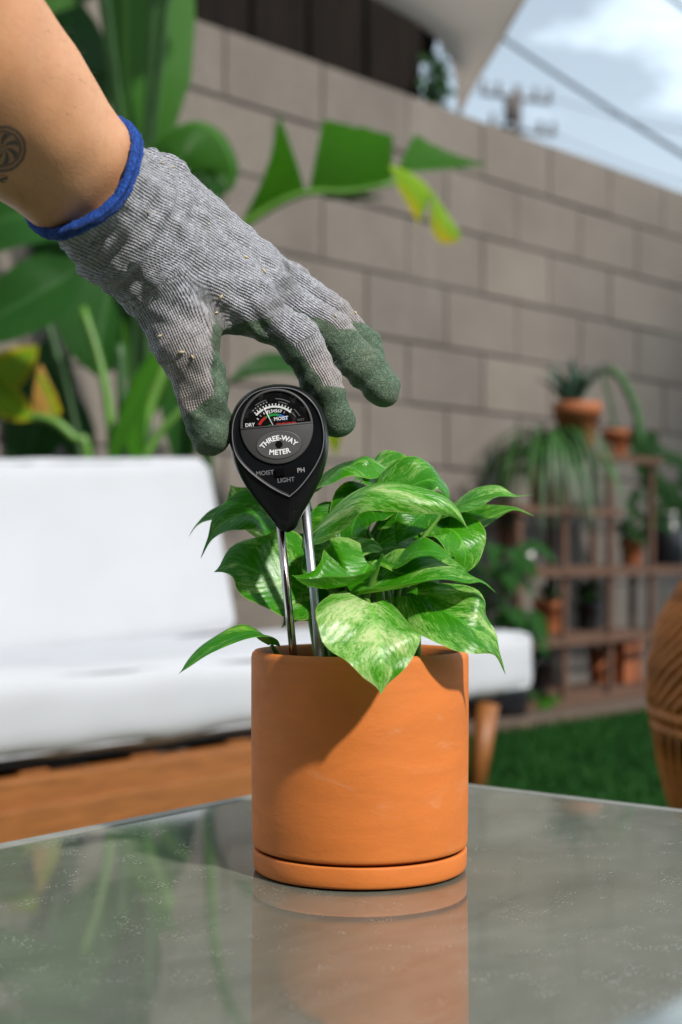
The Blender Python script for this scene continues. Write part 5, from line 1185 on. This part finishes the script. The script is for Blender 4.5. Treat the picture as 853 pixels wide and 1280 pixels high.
def build_pots():
    rg = random.Random(3)
    # agave
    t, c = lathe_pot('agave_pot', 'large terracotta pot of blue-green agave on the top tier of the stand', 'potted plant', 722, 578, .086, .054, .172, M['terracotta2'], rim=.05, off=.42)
    for k in range(18):
        a = k*2.4; l = rg.uniform(.14, .21); e = rg.uniform(.75, 1.35); d = Vector((math.cos(a)*math.cos(e), math.sin(a)*math.cos(e), math.sin(e)))
        b = c+Vector((math.cos(a)*.02-.02, math.sin(a)*.02, 0)); n_ = Vector((-math.cos(a)*math.sin(e), -math.sin(a)*math.sin(e), math.cos(e)))
        add_leaf(t, M['agave'], [b, b+d*l*.5, b+d*l+n_*-.02], n_, .018, prof='strap', fold=28, nt=10, ns=3)
    # arching cactus
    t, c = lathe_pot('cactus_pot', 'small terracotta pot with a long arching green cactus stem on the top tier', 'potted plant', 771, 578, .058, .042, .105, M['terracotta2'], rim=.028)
    Yc = c.y
    m = MB(); pts = bez([c, P(764, 505, Yc-.03), P(755, 472, Yc-.05), P(765, 462, Yc-.06), P(782, 482, Yc-.06), P(797, 520, Yc-.06), P(801, 560, Yc-.06)], 40); rd = [.006+.010*sstep(.40, .6, i/39)-.010*sstep(.93, 1, i/39) for i in range(40)]
    rd = [r*(1+.12*math.sin(i*1.9)) for i, r in enumerate(rd)]; m.tube(pts, rd, 10); part('stem', m, M['cactus'], t)
    # spider plant
    t, c = lathe_pot('spider_plant_pot', 'glossy pink pot of trailing spider plant on the left tier of the stand', 'potted plant', 686, 643, .078, .062, .150, M['pink_ceramic'], off=.36)
    m = MB()
    for k in range(170):
        a = rg.uniform(0, 6.283); l = rg.uniform(.14, .34); hgt = rg.uniform(.05, .15); w = rg.uniform(.005, .0085); d = Vector((math.cos(a), math.sin(a), 0)); b = c+d*.02; l *= 1.0-.72*max(0, d.dot(WD))
        dropz = rg.uniform(.02, .26); pts = [b, b+d*l*.3+Vector((0, 0, hgt)), b+d*l*.7+Vector((0, 0, hgt*.75-dropz*.2)), b+d*l+Vector((0, 0, hgt*.1-dropz))]
        if (pts[-1]-W0).dot(WN) < 0.02: continue
        rows, uvs = leaf_rows(pts, (0, 0, 1), w, w, fold=20, prof='strap', nt=12, ns=1); m.grid(rows, uvs)
    part('foliage', m, M['spider'], t, kind='stuff')
    # other pots
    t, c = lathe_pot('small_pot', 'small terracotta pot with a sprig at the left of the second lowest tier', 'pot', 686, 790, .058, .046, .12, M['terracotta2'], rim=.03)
    m = MB(); leafcloud(m, c+Vector((0, 0, .04)), (.05, .05, .05), 40, .04, 8); part('foliage', m, M['foliage'], t, kind='stuff')
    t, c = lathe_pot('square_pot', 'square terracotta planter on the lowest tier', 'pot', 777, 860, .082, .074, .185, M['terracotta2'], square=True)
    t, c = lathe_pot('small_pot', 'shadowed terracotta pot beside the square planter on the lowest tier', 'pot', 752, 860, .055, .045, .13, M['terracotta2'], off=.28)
    t, c = lathe_pot('black_pot', 'glossy black pot at the right end of the stand', 'pot', 834, 712, .075, .070, .20, M['black_ceramic'])
    m = MB(); m.lathe([(.064, c.z+.021), (.078, c.z+.021), (.079, c.z+.032), (.064, c.z+.032)], (c.x, c.y, 0), 32, close_ends=False); part('rim', m, M['white_ceramic'], t, label='pale rim of the black pot')
    # hanging vine
    tv, c = lathe_pot('vine_pot', 'dark pot with green vine trailing over the right side of the stand', 'potted plant', 806, 578, .050, .040, .08, M['black_ceramic'], off=.27)
    m = MB(); pp = on_wall(px_wall_s(806, .50), .50)
    for k in range(9):
        a = [c+Vector((rg.uniform(-.04, .04), -.03, .02)), c+Vector((rg.uniform(-.08, .08), -.16, .03)), c+Vector((rg.uniform(-.10, .12), -.19, -.12)), c+Vector((rg.uniform(-.12, .16), -.19, rg.uniform(-.38, -.22)))]
        m.tube(bez(a, 14), .0022, 5)
        for q in bez(a, 16)[2:]:
            rows, uvs = leaf_rows([q, q+Vector((rg.uniform(-.03, .03), -.02, -.02)), q+Vector((rg.uniform(-.05, .05), -.03, -.05))], (rg.uniform(-.5, .5), -1, .4), .018, .018, nt=8, ns=2); m.grid(rows, uvs)
    part('foliage', m, M['foliage'], tv, kind='stuff')
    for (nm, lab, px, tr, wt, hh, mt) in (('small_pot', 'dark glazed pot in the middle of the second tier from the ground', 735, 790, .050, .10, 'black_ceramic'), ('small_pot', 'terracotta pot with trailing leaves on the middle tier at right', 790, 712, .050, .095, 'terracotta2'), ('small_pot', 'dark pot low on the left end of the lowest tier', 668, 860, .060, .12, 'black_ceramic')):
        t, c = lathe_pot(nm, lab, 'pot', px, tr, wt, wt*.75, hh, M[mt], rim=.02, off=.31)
        m = MB(); leafcloud(m, c+Vector((0, 0, .05)), (.05, .05, .055), 46, .045, px); part('foliage', m, M['foliage'], t, kind='stuff')
    # white ball
    c = on_wall(px_wall_s(654, .36), .36); c.z = TIER[712]+.017; t = thing('ceramic_globe', 'small white ceramic globe on the left end of the middle tier', 'ornament', c)
    m = MB(); m.lathe([(1e-3, c.z), (.022, c.z+.001), (.024, c.z+.010)]+[(.038*math.sin(R(a)), c.z+.042-.038*math.cos(R(a))) for a in range(40, 180, 10)]+[(1e-3, c.z+.080)], (c.x, c.y, 0), 28, close_ends=False); part('globe', m, M['white_ceramic'], t)
    # leafy dark plant between sofa and stand
    c = on_wall(px_wall_s(622, .55), .55); t = thing('leafy_floor_plant', 'dark green leafy plant on the ground left of the plant stand', 'potted plant', c)
    z0 = 0.0; m = MB(); m.lathe([(1e-3, 0), (.09, 0), (.12, .2), (.108, .2), (.10, .18), (1e-3, .18)], (c.x, c.y, 0), 32, close_ends=False); part('pot_body', m, M['black_ceramic'], t)
    for k in range(30):
        a = k*2.4+.3; l = rg.uniform(.09, .17); zz = rg.uniform(.20, .56); r0 = rg.uniform(.03, .08); d = Vector((math.cos(a), math.sin(a), rg.uniform(-.4, .4))); b = c+Vector((math.cos(a)*r0, math.sin(a)*r0, zz))
        add_leaf(t, M['banana_dark'], [b, b+d*l*.5+Vector((0, 0, .02)), b+d*l+Vector((0, 0, -.05))], (rg.uniform(-.3, .3), -.5, .8), .036, prof='heart', fold=10, nt=12, ns=3)
        if k % 3 == 0: stem(t, [c+Vector((0, 0, .17)), (c+b)/2+Vector((0, 0, .12)), b], .006, .003, M['bstem_dark'], n=6)
    # small pot hung on the wall
    c = wpt(633, 683, .16); t = thing('wall_pot', 'tiny orange pot hung on the wall left of the plant stand', 'pot', c)
    m = MB(); m.lathe([(1e-3, c.z), (.028, c.z), (.040, c.z+.07), (.036, c.z+.07), (1e-3, c.z+.055)], (c.x, c.y, 0), 28, close_ends=False); part('pot_body', m, M['terracotta2'], t)
    m = MB(); q = on_wall(px_wall_s(633, .16), 0.0, c.z+.05); ring = [(c.x+.041*math.cos(a), c.y+.041*math.sin(a), c.z+.052) for a in np.linspace(0, 6.283, 25)]; m.tube(ring, .002, 6); m.tube([c+Vector((0, .040, .052)), q], .003, 6); part('hook', m, M['metal_dark'], t)
    m = MB(); leafcloud(m, c+Vector((0, 0, .10)), (.05, .05, .05), 60, .045, 12); part('foliage', m, M['foliage'], t, kind='stuff')
build_pots()
def build_edging():
    ang = math.atan2(WD.y, WD.x)
    for k, (s0, s1, off, z) in enumerate(((-1.6, 0.32, .66, .03), (0.34, 1.15, .655, .028), (1.17, 3.0, .66, .03))):
        base = on_wall((s0+s1)/2, off); o = thing('edging_plank', ('weathered timber edging board at the left, towards the sofa', 'weathered timber edging board below the plant stand', 'weathered timber edging board at the right end')[k]+' of the lawn', 'plank', base, ang, 'lawn edging boards')
        m = MB(); m.box((-(s1-s0)/2, -.07, 0), ((s1-s0)/2, .07, z)); link('board', bevel_mesh(m.mesh('board', M['plank'], smooth=False), .004), o)
    # low seedling clump at the sofa end
    c = on_z(655, 893, 0.0); t = thing('low_leafy_plant', 'low leafy seedling on the lawn beside the sofa end', 'plant', c); rg = random.Random(4)
    for k in range(22):
        a = rg.uniform(0, 6.28); l = rg.uniform(.05, .11); b = c+Vector((rg.uniform(-.10, .08), rg.uniform(-.08, .08), rg.uniform(.01, .05))); d = Vector((math.cos(a), math.sin(a), .25))
        add_leaf(t, M['banana_bright' if k % 3 else 'foliage'], [b, b+d*l*.5+Vector((0, 0, .015)), b+d*l], (0, -.3, 1), .019, prof='heart', fold=12, nt=10, ns=2)
build_edging()

# ================================================================== WICKER CHAIR
def build_chair():
    Y = 1.75; c = Vector((P(812, 0, Y).x+0.330, Y+0.04, 0))
    t = thing('wicker_chair', 'round brown woven rattan chair at the right edge beyond the table', 'chair', c)
    prof = [(.215, .03), (.240, .10), (.272, .19), (.296, .28), (.308, .355), (.308, .41), (.294, .465), (.266, .51), (.236, .540)]
    def rz(z): return float(np.interp(z, [b for _, b in prof], [a for a, _ in prof]))
    m = MB(); rows = [[c+Vector((r*.975*math.cos(a), r*.975*math.sin(a), z)) for a in np.linspace(R(60), R(330), 64)] for r, z in prof+[(.222, .541), (.215, .52), (.252, .45), (.262, .39)]]; m.grid(rows); part('shell', m, M['rattan_shell'], t)
    m = MB(); m.lathe([(1e-3, .24), (.26, .24), (.272, .26), (.272, .30), (.25, .33), (1e-3, .335)], c, 48, close_ends=False); part('seat', m, M['rattan_shell'], t)
    m = MB(); rows = []
    m.tube([c+Vector((rz(.54)*.97*math.cos(a), rz(.54)*.97*math.sin(a), .541)) for a in np.linspace(R(60), R(330), 60)], .020, 12); part('rim', m, M['rattan'], t)
    ring0 = lambda z, r: [c+Vector(((rz(z)+.003)*math.cos(a), (rz(z)+.003)*math.sin(a), z+.004*math.sin(a*90))) for a in np.linspace(R(60), R(330), 200)]
    for z, r in ((.352, .0085), (.334, .0075), (.09, .007), (.045, .010)):
        m = MB(); m.tube(ring0(z, r), r, 6); part('band', m, M['rattan'], t)
    # upper slanting strands and lower upright strands share one mesh each
    up = MB(); pts = []
    for i in range(16):
        q = i/15; z = .36+q*.178; a = .95*q; pts.append(((rz(z)+.004)*math.cos(a), (rz(z)+.004)*math.sin(a), z))
    up.tube(pts, .0072, 8); um = up.mesh('strand', M['rattan'])
    lo = MB(); pts = [((rz(z)+.003)*math.cos(.02*math.sin(z*60)), (rz(z)+.003)*math.sin(.02*math.sin(z*60)), z) for z in np.linspace(.05, .335, 16)]
    lo.tube(pts, .0062, 8); lm = lo.mesh('strand', M['rattan'])
    n = 46
    for k in range(n):
        a = R(86)+R(240)*k/(n-1)
        o = link('strand', um, t); o.rotation_euler = (0, 0, a+random.uniform(-.008, .008))
        o = link('strand', lm, t); o.rotation_euler = (0, 0, a-.01+random.uniform(-.008, .008))
    for k in range(4):
        a = R(45+90*k); m = MB(); m.tube([(.2*math.cos(a), .2*math.sin(a), .05), (.2*math.cos(a), .2*math.sin(a), 0)], .016, 10); link('foot', m.mesh('foot', M['rattan']), t)
build_chair()

# ================================================================== OUTSIDE THE FRAME: building added behind the viewer to block sky light
def build_added_house():
    h = thing('added_house', 'plain brown stucco building added behind the viewer to block sky light', 'building', (0, -3.2, 0))
    m = MB(); m.box((-7, -8.2, 0), (7, -2.6, 2.75)); part('wall', m, M['stucco'], h, smooth=False)
    m = MB(); m.v.extend([(-7.4, -2.2, 2.76), (7.4, -2.2, 2.76), (7.4, -8.6, 2.76), (-7.4, -8.6, 2.76), (-5.5, -5.4, 4.0), (5.5, -5.4, 4.0)])
    for q in ((0, 3, 2, 1), (0, 1, 5, 4), (1, 2, 5), (2, 3, 4, 5), (3, 0, 4)): m.cap(q)
    part('roof', m, M['shelfwood'], h, smooth=False)
    for x in (-3.6, 3.0):
        m = MB(); m.box((x-.06, -2.59, .84), (x+1.46, -2.55, 2.06)); w = part('window', m, M['white_ceramic'], h, smooth=False)
        m = MB(); m.box((x, -2.548, .9), (x+1.4, -2.540, 2.0)); part('pane', m, M['black_ceramic'], w, smooth=False)
    m = MB(); m.box((-.9, -2.59, .02), (.9, -2.54, 2.12)); d = part('door', m, M['darkwood'], h, smooth=False)
    m = MB(); m.tube([(.06, -2.53, 1.0), (.06, -2.48, 1.0), (.18, -2.48, 1.0)], .012, 8); part('handle', m, M['metal_dark'], d)
build_added_house()

# ================================================================== OUTSIDE THE FRAME: a tree added to shade the far corner
def build_added_tree():
    tgt = Vector((2.05, 6.45, .80)); c = tgt+SUND*27.0
    t = thing('added_shade_tree', 'leafy tree added out of view on the right to shade the plant stand', 'tree', (c.x+.4, c.y+.2, 0))
    m = MB(); leafcloud(m, c, (1.0, 1.0, .95), 5200, .16, 21); part('crown', m, M['foliage'], t)
    m = MB(); b = Vector((c.x+.4, c.y+.2, 0)); m.tube(bez([b, b+Vector((.1, 0, 1.5)), c+Vector((0, 0, .2))], 12), list(np.linspace(.11, .04, 12)), 10)
    for k in range(6):
        a = k*1.05; m.tube(bez([c+Vector((0, 0, -.5)), c+Vector((math.cos(a)*.5, math.sin(a)*.5, -.1)), c+Vector((math.cos(a)*1.0, math.sin(a)*.9, .2))], 8), list(np.linspace(.04, .012, 8)), 6)
    part('trunk', m, M['bark'], t)
build_added_tree()
